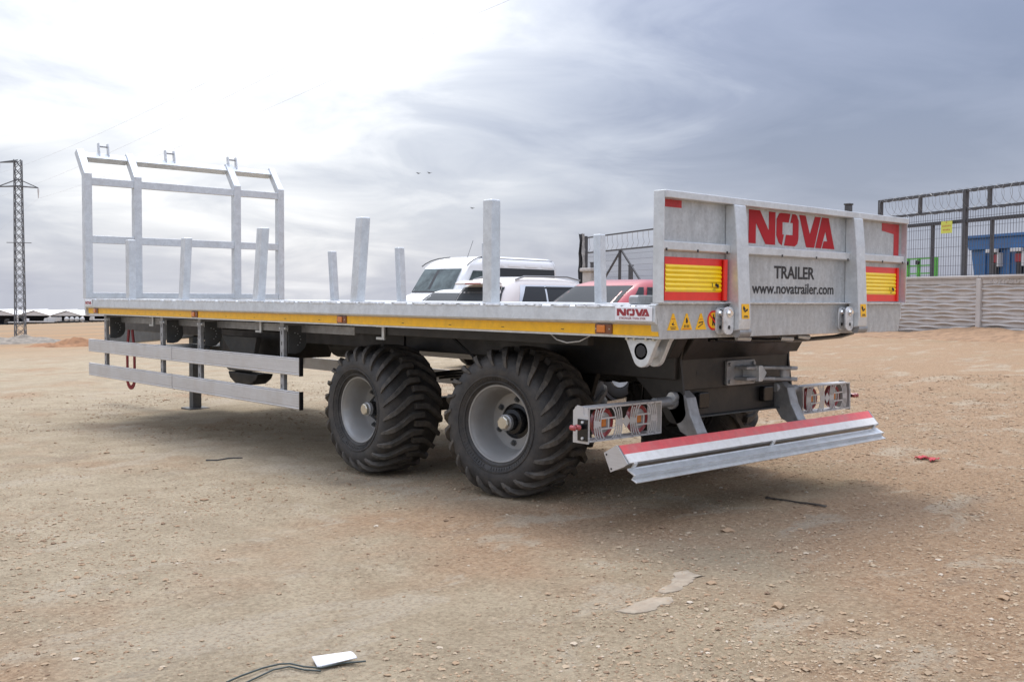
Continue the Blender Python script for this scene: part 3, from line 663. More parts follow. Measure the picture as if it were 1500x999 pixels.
MB().tube([(-1.1, .62, 1.06), (-1.14, .66, 1.03), (-1.16, .74, 1.02), (-1.16, .82, 1.035), (-1.14, .9, 1.07)], .004, 6).build('cable_loop', GALVW, TR, smooth=60)
# rear cross frame (black): sloped apron, hitch beam, lower recess, gusset plates
RC = MB().prism([(.405, .915), (.30, 1.062), (.36, 1.062), (.46, .93), (.46, .735), (.405, .735)], 0, -.548, .548).build('rear_cross_frame', BLK, TR, bevel=.005)
MB().box(-.46, .46, .44, .47, .575, .733).build('lower_plate', BLK, RC, bevel=.003)
MB().box(-.47, .47, .405, .50, .566, .5745).build('lower_flange', DGREY, RC, bevel=.002, seg=1)
for s in (-1, 1):
    gp = [(.36, 1.062), (.404, .92), (.38, .74), (.36, .62)] + [(.44+.085*math.cos(a), .625+.085*math.sin(a)) for a in [R(190+14*k) for k in range(12)]] + [(.56, .64), (.75, .80), (1.1, .82), (1.1, 1.062)]
    x0, x1 = (-.565, -.549) if s < 0 else (.549, .565)
    MB().prism(gp, 0, x0, x1).build('gusset_plate', BLK, RC, bevel=.002, seg=1)
    MB().prism([(.33, 1.06), (.52, 1.06), (.47, .93), (.41, .93)], 0, s*.62-.05, s*.62+.05).build('gusset_rib', BLK, RC, bevel=.004)
    rbx = MB().prism(rrect(s*.335-.05, s*.335+.05, .62, .715, .014), 1, .40, .439).build('rubber_buffer', BLKG, RC, bevel=.006)
MB().tube([(-.40, .404, .833), (-.40, .4045, .833)], .012, 12).build('frame_hole', BLKL, RC)
# tow hitch
TH = MB().prism(rrect(-.136, .158, .745, .897, .012), 1, .385, .404).build('tow_hitch', GALVD, TR, bevel=.003)
for bx_ in (-.112, .134):
    for bz in (.768, .874): MB().lathe([(.385, .013), (.372, .013), (.372, 0)], 1, (bx_, 0, bz), 6).build('bolt', GALVD, TH)
for zz in (.852, .785):
    MB().prism([(-.06, .384), (.16, .384), (.16, .34), (.19, .29), (.22, .20), (.235, .13), (.20, .11), (.165, .13), (.13, .22), (.06, .27), (-.05, .30)], 2, zz-.010, zz+.010).build('jaw', GALVD, TH, bevel=.005)
MB().prism([(.02, .75+.02), (.055, .77), (.10, .82), (.055, .868), (.02, .868)], 1, .26, .384).build('jaw_wedge', GALV, TH, bevel=.004)
MB().lathe([(.795, .030), (.842, .030)], 2, (.185, .19, 0), 16).build('tow_pin', GALVD, TH, smooth=40)
# hydraulic fittings under the beam
for xx, dz in ((-.42, 0), (.02, -.01), (.2, -.005)):
    f = MB().tube([(xx, .12, 1.050+dz), (xx+.10, .10, 1.046+dz)], .016, 10).build('hydraulic_fitting', GALV, TR, smooth=40)
    MB().tube([(xx+.05, .11, 1.05+dz), (xx+.07, .16, 1.09)], .012, 8).build('elbow', GALVD, f, smooth=40)
hp_ = [(-.5, .2, 1.045), (-.1, .13, 1.03), (.35, .11, 1.028), (.75, .14, 1.035), (1.0, .2, 1.05)]
MB().tube(hp_, .013, 8).build('hydraulic_hose', BLKG, TR, smooth=60)
MB().tube([(p[0], p[1]+.05, p[2]-.006) for p in hp_], .013, 8).build('hydraulic_hose', BLKG, TR, smooth=60)
# underrun bumper
XB = 1.295
sec = [(.318, .458), (.232, .506), (.193, .460), (.158, .420), (.185, .402), (.272, .366)]
BU = MB().prism(sec, 0, -XB, XB).build('underrun_bumper', GALVD, TR, bevel=.003)
for s in (-1, 1):
    e = MB().prism([(.232+(a-.232)*1.05, .44+(b-.44)*1.05) for a, b in sec], 0, s*XB-.004*(s < 0), s*XB+.004*(s > 0)).build('end_plate', ALU, BU)
    for (yy, zz) in ((.302, .452), (.268, .380)): MB().tube([(s*(XB+.0045), yy, zz), (s*(XB+.0055), yy, zz)], .006, 8).build('bolt_hole', BLKL, BU)
def strip(name, m, x0, x1, a, b, t=.0025, ea=0., eb=0.):
    A, B = Vector((0, *a)), Vector((0, *b)); d = (B-A).normalized(); n = Vector((0, -d.z, d.y)) if (-d.z) < 0 else Vector((0, d.z, -d.y))
    if n.y > 0: n = -n
    q = [A+n*.0006, A+n*t, B+n*t, B+n*.0006]
    return MB().prism([(p.y, p.z) for p in q], 0, x0, x1).build(name, m, BU)
strip('red_strip', REDB, -XB+.012, XB-.012, (.231, .504), (.194, .462))
strip('white_strip', WHTB, -XB+.012, XB-.012, (.193, .4605), (.158, .4205), .006)
z_ = [(.176, .392), (.170, .384), (.125, .364), (.120, .366), (.124, .360), (.142, .340), (.112, .326), (.115, .320), (.152, .336), (.134, .358), (.176, .378), (.182, .386)]
MB().prism(z_, 0, -XB+.02, XB+.02).build('lower_profile', GALV, BU, bevel=.001, seg=1)
for xx in (-1.235, .03, 1.25): 
    MB().prism([(.190, .463), (.152, .418), (.156, .405), (.172, .388), (.180, .392), (.168, .408), (.166, .418), (.195, .456)], 0, xx-.014, xx+.014).build('clamp', GALV, BU, bevel=.003)
for s in (-1, 1):
    x0, x1 = s*.52-.045, s*.52+.045
    arm = [(.50, .735), (.40, .735), (.355, .70), (.325, .60), (.27, .50), (.235, .495), (.30, .455), (.40, .50), (.455, .58), (.50, .64)]
    MB().prism(arm, 0, x0, x1).build('arm', GALVD, BU, bevel=.006)
    MB().tube([(s*.45, .44, .70), (s*.60, .44, .70)], .03, 14).build('arm_pivot', GALV, BU, smooth=40)
# tail lights
def tail_light(s):
    xa, xb = (s*.735, s*1.335); x0, x1 = min(xa, xb), max(xa, xb); z0, z1 = .508, .690; yf, yb = .405, .50
    TL = MB()
    TL.box(x0, x1, yf, yb, z1-.004, z1); TL.box(x0, x1, yf, yb, z0, z0+.004); TL.box(x0, x0+.004, yf, yb, z0+.004, z1-.004)
    TL.box(x1-.004, x1, yf, yb, z0+.004, z1-.004)
    TL = TL.build('tail_light', ALU, TR)
    cz = (z0+z1)/2; cxs = (x0+.155, x1-.155)
    for cx in cxs:
        MB().lathe([(.46, 0), (.46, .083), (.440, .083), (.432, .074), (.436, .056)], 1, (cx, 0, cz), 32).build('red_ring', REDLENS, TL, smooth=35)
        MB().lathe([(.4375, .057), (.434, .03), (.433, 0)], 1, (cx, 0, cz), 24).build('clear_lens', LENS, TL, smooth=35)
        MB().box(cx-.04, cx+.01, .424, .432, cz-.022, cz+.022).build('amber_lens', AMB, TL, bevel=.003)
    g = MB(); yg = yf-.004
    g.box(x0, x1, yg-.003, yg, z1-.008, z1+.002); g.box(x0, x1, yg-.003, yg, z0-.002, z0+.008)
    g.box(x0, x0+.007, yg-.0031, yg+.0001, z0, z1); g.box(x1-.007, x1, yg-.0031, yg+.0001, z0, z1)
    for ci, cx in enumerate(cxs):
        lim = (x0, (x0+x1)/2) if ci == 0 else ((x0+x1)/2, x1)
        for rr in (.080, .100, .120, .140):
            n = 56
            for k in range(n):
                a0, a1 = 2*math.pi*k/n, 2*math.pi*(k+1)/n
                P_ = [(cx+q*math.cos(a)*.78, cz+q*math.sin(a)*1.18) for a in (a0, a1) for q in (rr-.0048, rr+.0048)]
                if all(z0 <= p[1] <= z1 and lim[0] <= p[0] <= lim[1] for p in P_) and (rr < .09 or abs(math.sin((a0+a1)/2)) > .0):
                    vs = [(p[0], yg-.0030, p[1]) for p in P_]+[(p[0], yg+.0002, p[1]) for p in P_]
                    g.add(vs, [(0, 1, 3, 2), (4, 6, 7, 5), (0, 4, 5, 1), (2, 3, 7, 6)])
        g.box(cx-.062, cx+.062, yg-.0028, yg, cz+.024, cz+.032); g.box(cx-.062, cx+.062, yg-.0028, yg, cz-.032, cz-.024); g.box(cx-.004, cx+.004, yg-.0027, yg, cz-.024, cz+.024)
        for sg in (-1, 1):
            g.prism([(cx+sg*.062, cz-.012), (cx+sg*.115, cz-.022), (cx+sg*.115, cz+.022), (cx+sg*.062, cz+.012)], 1, yg-.0026, yg)
    mx = (x0+x1)/2
    g.prism([(mx-.032, cz), (mx, cz-.035), (mx+.032, cz), (mx, cz+.035)], 1, yg-.0033, yg)
    g.build('grille', ALU, TL, fix=True)
    # carrier tube and outer bracket with red side lamps
    MB().tube([(s*.56, .455, .672), (s*.735, .455, .672)], .030, 18).build('carrier_tube', GALVD, TL, smooth=40)
    MB().lathe([(0, .044), (s*.02, .044), (s*.02, .03)], 0, (s*.566, .455, .672), 20).build('carrier_flange', GALVD, TL, smooth=40)
    xo = s*1.335; 
    MB().prism([(.395, z0-.01), (.395, z1-.045), (.43, z1-.040), (.44, z1+.004), (.48, z1+.01), (.51, z1-.02), (.51, z0-.01)], 0, min(xo, xo+s*.005), max(xo, xo+s*.005)).build('outer_bracket', ALU, TL)
    MB().box(min(xo+s*.005, xo+s*.012), max(xo+s*.005, xo+s*.012), .40, .47, z0+.005, z0+.12).build('rubber_mount', BLKG, TL)
    for zz in (z0+.02, z0+.105): MB().tube([(xo+s*.012, .43, zz), (xo+s*.02, .43, zz)], .008, 6).build('mount_bolt', GALVW, TL)
    MB().bar((xo+s*.012, .44, z0+.08), (xo+s*.10, .42, z0+.085), .03, .025).build('side_lamp_arm', BLKG, TL, bevel=.004)
    for k in (0, 1): MB().tube([(xo+s*(.070+.036*k), .425, z0+.085), (xo+s*(.070+.036*k), .398, z0+.083), (xo+s*(.070+.036*k), .392, z0+.083)], [.0145, .0145, .007], 14).build('red_side_lamp', REDLENS, TL, smooth=40)
tail_light(-1); tail_light(1)
# hanging red strap: its own thing
def loop(cx, cy, z0, z1, wd):
    pts = []
    for k in range(19):
        a = math.pi*k/18; pts.append(None)
    L = [(cx, cy+wd*.2, z1)]+[(cx, cy+wd*.45, z1-(z1-z0)*t) for t in (.35, .7)]+[(cx, cy+wd*.5*math.cos(a), z0+wd*.35-wd*.5*math.sin(a)) for a in [math.pi*k/10 for k in range(11)]]+[(cx, cy-wd*.5, z0+(z1-z0)*t) for t in (.3, .65)]+[(cx, cy-wd*.25, z1)]
    return L
pts = loop(-.9, 7.72, .30, .90, .21); mb = MB()
for p, q in zip(pts[:-1], pts[1:]): mb.bar(p, q, .045, .012, up=(1, 0, 0))
tag(mb.build('ratchet_strap', STRAP, None), 'red webbing strap looped down from the deck behind the side guard', 'strap')

# ------------------------------------------------------------------ vehicles behind the trailer
PAINTW = mat('white_car_paint', (.80, .80, .79), .3, 0, coat=.6)
PAINTC = mat('pearl_white_paint', (.66, .61, .57), .3, .1, coat=.6)
PAINTR = mat('red_car_paint', (.40, .028, .036), .3, 0, .1, 3, coat=.5)
PAINTG = mat('grey_car_paint', (.19, .195, .20), .32, .3, coat=.5)
PAINTK = mat('black_car_paint', (.02, .02, .023), .3, 0, coat=.5)
CHROME = mat('chrome_trim', (.7, .7, .7), .15, 1.)
CTYRE = mat('car_tyre', (.02, .02, .02), .8)
def sell(X, a, b, n): return b*max(0., 1-min(1., abs(X/a))**n)**(1/n)
class Car:
    """+x forward, y left. lower: stations (x, ztop, half width at top, half width at waist); house levels: (z, x rear, x front, half width)"""
    def __init__(s, name, label, cat, loc, rz, paint, lower, house, wheels, wr=.32, n=9, group=None):
        s.root = empty(name, loc, rz); tag(s.root, label, cat, group); s.house = house; s.n = n; s.paint = paint
        rings = []
        for (x, zt, ht, hw) in lower:
            rings.append([(x, y, z) for y, z in ((-hw*.8, .20), (-hw*.96, .30), (-hw, .52), (-hw*.985, zt*.72), (-ht*1.0, zt-.03), (-ht*.9, zt), (0, zt+.02), (ht*.9, zt), (ht, zt-.03), (hw*.985, zt*.72), (hw, .52), (hw*.96, .30), (hw*.8, .20))])
        mb = MB(); m = len(rings[0]); vs = [p for r in rings for p in r]; k = len(rings)
        fs = [(i*m+j, i*m+(j+1) % m, (i+1)*m+(j+1) % m, (i+1)*m+j) for i in range(k-1) for j in range(m)] + [tuple(range(m)), tuple(range((k-1)*m, k*m))]
        s.body = mb.add(vs, fs).build('body', paint, s.root, smooth=38)
        mb = MB(); rg = []; M = 48
        for (z, xr, xf, hw) in house:
            c, a = (xr+xf)/2, (xf-xr)/2; ring = []
            for q in range(M):
                t = 2*math.pi*q/M; ct, st = math.cos(t), math.sin(t); rr = (abs(ct)**n+abs(st)**n)**(-1/n)
                ring.append((c+a*rr*ct, hw*rr*st, z))
            rg.append(ring)
        vs = [p for r in rg for p in r]; fs = [(i*M+j, i*M+(j+1) % M, (i+1)*M+(j+1) % M, (i+1)*M+j) for i in range(len(rg)-1) for j in range(M)] + [tuple(range((len(rg)-1)*M, len(rg)*M))]
        s.roof = mb.add(vs, fs).build('cabin', paint, s.root, smooth=50)
        for (x, y) in [(wx, sy) for wx in wheels for sy in (-1, 1)]:
            hw = max(l[3] for l in lower)
            arch = MB().lathe([(y*(hw-.12), 0), (y*(hw-.12), wr+.06), (y*(hw+.004), wr+.06), (y*(hw+.004), wr+.02)], 1, (x, 0, wr), 28).build('wheel_arch', BLKL, s.root, smooth=40)
            wl = MB().lathe([(y*(hw-.20), .10), (y*(hw-.20), wr-.03), (y*(hw-.18), wr), (y*(hw-.02), wr), (y*(hw), wr-.03), (y*(hw-.005), wr*.66), (y*(hw-.03), wr*.62)], 1, (x, 0, wr), 32).build('wheel', CTYRE, s.root, smooth=40)
            MB().lathe([(y*(hw-.03), wr*.62), (y*(hw-.012), wr*.58), (y*(hw-.05), .10), (y*(hw-.02), .05), (y*(hw-.02), 0)], 1, (x, 0, wr), 20).build('rim', RIM, wl, smooth=40)
    def lev(s, z):
        h = s.house
        for a, b in zip(h[:-1], h[1:]):
            if a[0] <= z <= b[0]:
                t = (z-a[0])/(b[0]-a[0]); return [a[i]+(b[i]-a[i])*t for i in range(4)]
        return h[0] if z < h[0][0] else h[-1]
    def side(s, sy, poly, name, m, off=.006, nx_=10, nz=5):
        """poly: function z-> (x0, x1); poly=(z0,z1,f)"""
        z0, z1, f = poly; rows = []
        for i in range(nz+1):
            z = z0+(z1-z0)*i/nz; _, xr, xf, hw = s.lev(z); c, a = (xr+xf)/2, (xf-xr)/2; x0, x1 = f(z)
            rows.append([(x0+(x1-x0)*j/nx_, sy*(sell(x0+(x1-x0)*j/nx_-c, a, hw, s.n)+off), z) for j in range(nx_+1)])
        return MB().grid(rows).build(name, m, s.root, smooth=60)
    def end(s, se, z0, z1, f, name, m, off=.006, nx_=10, nz=5):
        rows = []
        for i in range(nz+1):
            z = z0+(z1-z0)*i/nz; _, xr, xf, hw = s.lev(z); c, a = (xr+xf)/2, (xf-xr)/2; y0, y1 = f(z)
            rows.append([(c+se*(sell(y0+(y1-y0)*j/nx_, hw, a, s.n)+off), y0+(y1-y0)*j/nx_, z) for j in range(nx_+1)])
        return MB().grid(rows).build(name, m, s.root, smooth=60)
def heading(lat, dep):
    d = _R0[:2]*lat + np.array([math.sin(YAW), math.cos(YAW)])*dep; return math.atan2(d[1], d[0])
def place(u, d):
    p = at(d, u, 440); return (p[0], p[1], float(terrain0(p[0], p[1]))-.01)
# white high-roof van, nose towards the trailer
VL, VH = 5.6, 2.55
rzv = heading(-.65, -.76)
van = Car('van', 'white high roof passenger van with dark side windows', 'van', place(702, 30.0), rzv, PAINTW,
  [(-2.75, 1.15, .93, .95), (-2.7, 1.30, .95, .99), (1.6, 1.32, .95, .99), (2.1, 1.25, .90, .98), (2.6, 1.08, .80, .93), (2.8, .85, .68, .82)],
  [(1.24, -2.74, 2.08, .965), (1.75, -2.72, 1.72, .93), (2.03, -2.70, 1.50, .915), (2.13, -2.69, 1.36, .90), (2.23, -2.67, 1.14, .87), (2.31, -2.63, .85, .80), (2.36, -2.52, .45, .68), (2.38, -2.2, 0, .48)], (-1.75, 1.85), .34, n=12)
van.end(1, 1.33, 1.98, lambda z: (-(.80-.10*(z-1.33)), .80-.10*(z-1.33)), 'windscreen', GLASST)
van.end(1, 1.30, 1.345, lambda z: (-.78, .78), 'wiper_cowl', BLKL, .012)
van.end(1, 1.40, 1.95, lambda z: (-.18, -.08), 'windscreen_post', BLKL, .008)
for sy in (-1, 1):
    van.side(sy, (1.36, 1.93, lambda z: (.62, min(1.62-.62*(z-1.36), 1.5))), 'door_window', GLASST)
    van.side(sy, (1.36, 2.03, lambda z: (-2.45, .50)), 'side_window', GLASS)
    for k in range(4): van.side(sy, (2.08, 2.17, lambda z, k=k: (-2.4+.78*k, -1.82+.78*k)), 'roof_panel', PAINTW, .014)
    van.side(sy, (2.295, 2.312, lambda z: (-2.5, .75)), 'roof_trim', BLKL, .012)
    rows = [(1.46, .87, 2.06), (1.34, .85, 2.14), (1.14, .82, 2.23), (.88, .76, 2.305), (.5, .66, 2.355)]
    MB().tube([(x+.03, sy*(y+.03), z) for x, y, z in rows], .016, 6).build('roof_moulding', BLKL, van.root, smooth=60)
    MB().box(1.35, 1.50, sy*1.02-.06, sy*1.02+.06, 1.40, 1.66).build('mirror', BLKL, van.root, bevel=.03)
MB().tube([(1.1, .5, 2.22), (.82, .5, 2.80)], .006, 5).build('antenna', BLKL, van.root)
# pearl white SUV, seen from behind
suv = Car('suv', 'pearl white family SUV with chrome window line and roof spoiler', 'car', place(814, 19.8), heading(.74, .67), PAINTC,
  [(-2.2, .82, .70, .80), (-2.12, .98, .82, .90), (-1.6, 1.02, .87, .93), (.6, 1.02, .87, .93), (1.1, 1.0, .82, .92), (1.9, .90, .74, .88), (2.2, .72, .62, .76)],
  [(.95, -2.14, 1.25, .86), (1.12, -2.10, .98, .82), (1.36, -1.98, .58, .74), (1.52, -1.84, .22, .67), (1.60, -1.74, -.05, .60), (1.64, -1.50, -.35, .48), (1.655, -1.2, -.7, .3)], (-1.35, 1.35), .36, n=7)
suv.end(-1, 1.13, 1.46, lambda z: (-.66+.25*(z-1.13), .66-.25*(z-1.13)), 'rear_window', GLASS)
sp_ = MB().prism([(-1.95, 1.585), (-2.12, 1.535), (-2.12, 1.50), (-1.85, 1.50)], 1, -.52, .52).build('spoiler', PAINTC, suv.root, bevel=.012)
MB().box(-2.128, -2.12, -.22, .22, 1.51, 1.53).build('brake_lamp', REDLENS, suv.root)
MB().bar((-2.12, -.1, 1.16), (-2.10, .35, 1.20), .02).build('rear_wiper', BLKL, suv.root)
for sy in (-1, 1):
    suv.side(sy, (1.10, 1.50, lambda z: (-1.72+.25*(z-1.1)*1.5, .82-1.55*(z-1.10))), 'window_trim', CHROME, .004, 16)
    for (a, b, ka, kb) in ((-1.66, -1.02, .6, .1), (-.97, -.12, .1, .0), (-.06, .78, .0, -1.55)):
        suv.side(sy, (1.13, 1.475, lambda z, a=a, b=b, ka=ka, kb=kb: (a+ka*(z-1.13), b+kb*(z-1.13))), 'side_window', GLASS, .009)
    suv.side(sy, (1.445, 1.475, lambda z: (-.97, .2)), 'wind_deflector', BLKL, .02)
    MB().tube([(-1.62, sy*.60, 1.595), (-1.4, sy*.60, 1.655), (-.3, sy*.60, 1.665), (.05, sy*.61, 1.60)], .016, 8).build('roof_rail', PAINTG, suv.root, smooth=60)
    MB().prism([(-2.16, .98), (-1.95, 1.0), (-1.80, 1.06), (-2.12, 1.14), (-2.17, 1.08)], 1, sy*.86-.06, sy*.86+.06).build('tail_lamp', REDLENS, suv.root, bevel=.02)
    MB().box(.62, .78, sy*.95-.08, sy*.95+.08, 1.02, 1.16).build('mirror', PAINTC, suv.root, bevel=.03)
def sedan(name, label, loc, rz, paint, group=None, wr=.31, tall=0., cat='car', back=True):
    t = tall
    c = Car(name, label, cat, loc, rz, paint,
      [(-2.15, .70+t, .66, .76), (-2.08, .94+t, .74, .82), (-1.25, .98+t, .78, .85), (.75, .95+t, .78, .85), (1.5, .88+t, .72, .83), (2.05, .76+t, .64, .76), (2.15, .6+t, .56, .68)],
      [(.90+t, -1.52, 1.12, .78), (1.06+t, -1.30, .84, .75), (1.26+t, -.98, .42, .68), (1.36+t, -.78, .12, .63), (1.405+t, -.60, -.08, .54), (1.425+t, -.42, -.2, .36)], (-1.3, 1.32), wr, n=7)
    c.end(-1, .985+t, 1.335+t, lambda z: (-.66+.28*(z-.985-t), .66-.28*(z-.985-t)), 'rear_window', GLASS)
    c.end(1, .975+t, 1.335+t, lambda z: (-.68+.28*(z-.975-t), .68-.28*(z-.975-t)), 'windscreen', GLASS)
    for sy in (-1, 1):
        for (a, b, ka, kb, nm) in ((-1.14, -.86, 1.15, .5, 'quarter_window'), (-.80, -.12, .5, .0, 'side_window'), (-.05, .78, 0., -1.65, 'side_window')):
            c.side(sy, (.995+t, 1.315+t, lambda z, a=a, b=b, ka=ka, kb=kb: (a+ka*(z-.995-t), b+kb*(z-.995-t))), nm, GLASS, .007)
        c.side(sy, (1.29+t, 1.312+t, lambda z: (-.62, .12)), 'wind_deflector', BLKL, .02)
        MB().box(.55, .70, sy*.86-.07, sy*.86+.07, .98+t, 1.10+t).build('mirror', paint, c.root, bevel=.03)
        MB().box(-2.16, -2.06, sy*.60-.14, sy*.60+.14, .72+t, .88+t).build('tail_lamp', REDLENS, c.root, bevel=.02)
        MB().box(2.04, 2.15, sy*.52-.15, sy*.52+.15, .58+t, .70+t).build('headlamp', LENS, c.root, bevel=.02)
    return c
sedan('sedan', 'red sedan with dark tinted rear window parked behind the deck', place(944, 14.2), heading(.78, .63), PAINTR, tall=.09)
sedan('hatchback', 'white car low behind the van and beside the SUV', place(668, 26.0), heading(-.45, -.89), PAINTW, tall=.05)
sedan('saloon', 'grey car parked side on, mostly hidden behind the tailgate', place(1062, 28), heading(.99, .1), PAINTG, tall=.06)

# ------------------------------------------------------------------ concrete wall, mesh fence, gate, yard behind
CONC = mat('precast_concrete', (.54, .51, .48), .85, 0, .16, 3, bump=.2, bscale=30, dirt=(.34, .29, .24), dirtamt=.5, dscale=1.2)
FENCE = mat('dark_grey_fence_paint', (.085, .085, .09), .5, .2, .2, 8)
WIRE = mat('fence_wire', (.13, .13, .14), .5, .4)
BARB = mat('barbed_wire', (.26, .255, .25), .4, .7)
def wp(s, z, off=0.): return (WA[0]+WD[0]*s+WN[0]*off, WA[1]+WD[1]*s+WN[1]*off, z)
ZW = 1.90
S0 = float(np.dot(np.array([20.96, 7.78])-WA, WD)); SP = 3.0
posts = [S0+SP*k for k in range(-8, 4)]
WL = empty('concrete_wall', wp(S0, 0)); WL.rotation_euler = (0, 0, math.atan2(WD[1], WD[0]))
tag(WL, 'low precast concrete wall with wavy relief panels under the mesh fence', 'wall')
# local frame: x along the wall (towards the camera), y = normal to the wall
YS = 1 if np.dot(np.array([-WD[1], WD[0]]), WN) > 0 else -1
pm = None
def wave_panel(L, z0, z1, rows):
    nxp, nzp = 40, rows*6; G = []
    for i in range(nzp+1):
        t = i/nzp; z = z0+(z1-z0)*t; r = t*rows; row = []
        for j in range(nxp+1):
            x = -L/2+L*j/nxp; k = math.floor(r); ph = .5*math.sin(x*math.pi/.62+(k % 2)*math.pi)
            f = r-k; zz = max(0., 1-abs(f-.5)*2); d = .012+.055*(zz**.6)*(.62+.38*math.sin(x*2*math.pi/1.24+(k % 2)*math.pi))
            row.append((x, YS*d, z+ .018*math.sin(x*2*math.pi/1.24+(k % 2)*math.pi)*(1 if 0 < i < nzp else 0)))
        G.append(row)
    mb = MB().grid(G); mb.box(-L/2, L/2, min(-YS*.04, YS*.011), max(-YS*.04, YS*.011), z0, z1); return mb
proto = {}
for k, sx in enumerate(posts):
    x = sx-S0
    gz = float(terrain0(*wp(sx, 0)[:2]))
    MB().box(x-.075, x+.075, -.09, .09, gz-.6, ZW-.055).build('post', CONC, WL, bevel=.015)
    if k < len(posts)-1:
        for (z0, z1, rows) in ((-.1, .4, 5), (.402, .90, 5), (.902, 1.40, 5), (1.402, 1.70, 3)):
            key = (z0, z1)
            if key not in proto:
                o = wave_panel(SP-.16, z0, z1, rows).build('panel', CONC, WL, smooth=50, fix=False); o.location = (x+SP/2, 0, (z0+z1)/2); proto[key] = o
            else:
                o = dup(proto[key], WL); o.location = (x+SP/2, 0, (z0+z1)/2)
        MB().box(x+.08, x+SP-.08, min(-.05*YS, .035*YS), max(-.05*YS, .035*YS), 1.702, 1.82).build('lettered_panel', CONC, WL, bevel=.006)
        MB().box(x+.002, x+SP-.002, -.085, .085, ZW-.05, ZW+.02).build('coping', CONC, WL, bevel=.02)
        MB().box(x+.08, x+SP-.08, -.06, .06, 1.823, ZW-.051).build('coping_neck', CONC, WL)
        if x >= -.01:
            cx0 = x+.32
            textmb('BOZTAS D', .17, .012, lambda a, b, c: (cx0+a, YS*(.036+c), 1.705+b), bold=.003, sx=1.15).build('lettering', CONC, WL, fix=False)
rows = []
for i in range(90):
    sv = -2.0+i*.12; row = []
    for j in range(16):
        dd = .09+j*.11; p_ = wp(sv, 0, dd); t_ = j/15
        h_ = (.03+.09/(1+math.exp(-(sv-1.6)/.5)))*(1-t_)**1.2*(1+1.7*float(fbm(np.array([sv*1.1]), np.array([dd*1.6]), 4)[0]))
        row.append((p_[0], p_[1], tz(p_[0], p_[1])+(h_+.03 if j < 15 else -.06)))
    rows.append(row)
tag(MB().grid(rows).build('earth_bank', mat('banked_earth', (.36, .225, .13), .95, 0, .4, 5, bump=.6, bscale=16), None, smooth=80), 'low bank of orange brown earth at the foot of the concrete wall', 'earth bank', kind='structure')
# fence on the wall line
ZR1, ZR2, ZR3 = 4.15, 3.66, 3.36
FN = empty('mesh_fence', wp(0, 0, -.25)); FN.rotation_euler = WL.rotation_euler
tag(FN, 'dark wire mesh fence with razor coil top behind the concrete wall', 'fence')
SF0, SF1 = 0.0, 11.0
def fr(a, b, z, t): return MB().box(a, b, -t/2, t/2, z-t/2, z+t/2)
fr(SF0, SF1, ZR1, .075).build('rail', FENCE, FN); fr(SF0, SF1, ZR2, .06).build('rail', FENCE, FN); fr(SF0, SF1, ZR3, .09).build('rail', FENCE, FN)
fs_ = [float(np.dot(at(d, u, 440)[:2]-WA, WD)) for u, d in ((1409, 26.35), )]
thick = [0.0, 3.25, 6.5, 9.75]; thin = [2.1, 4.15, 5.6, 7.4, 8.8]
for x in thick: MB().box(x-.055, x+.055, -.0551, .0549, .3, ZR1+.0376).build('post', FENCE, FN, bevel=.006)
for x in thin: MB().box(x-.04, x+.04, -.0402, .0398, .3, ZR3-.046).build('post', FENCE, FN, bevel=.005)
for x in (1.6, 4.05, 5.7, 8.2): MB().box(x-.045, x+.045, -.0372, .0373, ZR2+.031, ZR1-.038).build('short_post', FENCE, FN)
def mesh_panel(x0, x1, z0, z1, parent, bend=True):
    mb = MB(); n = int((x1-x0)/.085)
    for k in range(n+1):
        x = x0+(x1-x0)*k/n; mb.box(x-.004, x+.004, -.0705, -.0625, z0, z1)
    z = z0+.05
    while z < z1:
        mb.box(x0, x1, -.0625, -.0545, z-.004, z+.004); z += .25
    return tag(mb.build('wire_mesh', WIRE, parent, fix=False), kind='stuff')
allp = sorted(thick)
for a, b in zip(allp[:-1], allp[1:]): mesh_panel(a+.06, b-.06, 1.9, ZR2-.035, FN)
def coil(x0, x1, zc_, r, parent, pitch=.26):
    pts = []; n = int((x1-x0)/pitch*14)
    for k in range(n+1):
        t = k/14*2*math.pi; pts.append((x0+(x1-x0)*k/n, r*math.cos(t)*.9, zc_+r*math.sin(t)))
    return MB().tube(pts, .0042, 4).build('razor_coil', BARB, parent)
coil(SF0+.1, SF1, (ZR1+ZR2)/2+.05, .27, FN)
for z in (ZR1, ZR2):
    pts = [(SF0+k*.08, .05*math.cos(k*1.1), z+.05*math.sin(k*1.1)) for k in range(int((SF1-SF0)/.08))]
    MB().tube(pts, .007, 4).build('barbed_strand', BARB, FN)
# yellow notice
SIGN = mat('yellow_green_sign', (.60, .62, .10), .5); SGR = mat('red_sign_print', (.45, .07, .05), .5)
sx = float(np.dot(at(26.9, 1385, 333)[:2]-WA, WD)); zs = float(at(26.9, 1385, 333)[2])
p = wp(sx, zs, -.12); sg = empty('notice_sign', p); sg.rotation_euler = WL.rotation_euler; tag(sg, 'small yellow green warning notice on the mesh fence', 'sign')
yb = .006*YS
MB().box(-.20, .20, min(0, yb), max(0, yb), -.16, .16).build('board', SIGN, sg, bevel=.002)
for row, (n, zz, h) in enumerate(((1, .11, .05), (6, .015, .05), (5, -.085, .045))):
    for k in range(n):
        cx = (k-(n-1)/2)*.052; MB().box(cx-.018, cx+.014, min(yb, yb*1.3), max(yb, yb*1.3), zz, zz+h*.45).build('print', SGR, sg); MB().box(cx-.018, cx-.008, min(yb, yb*1.4), max(yb, yb*1.4), zz+h*.45, zz+h).build('print', SGR, sg)
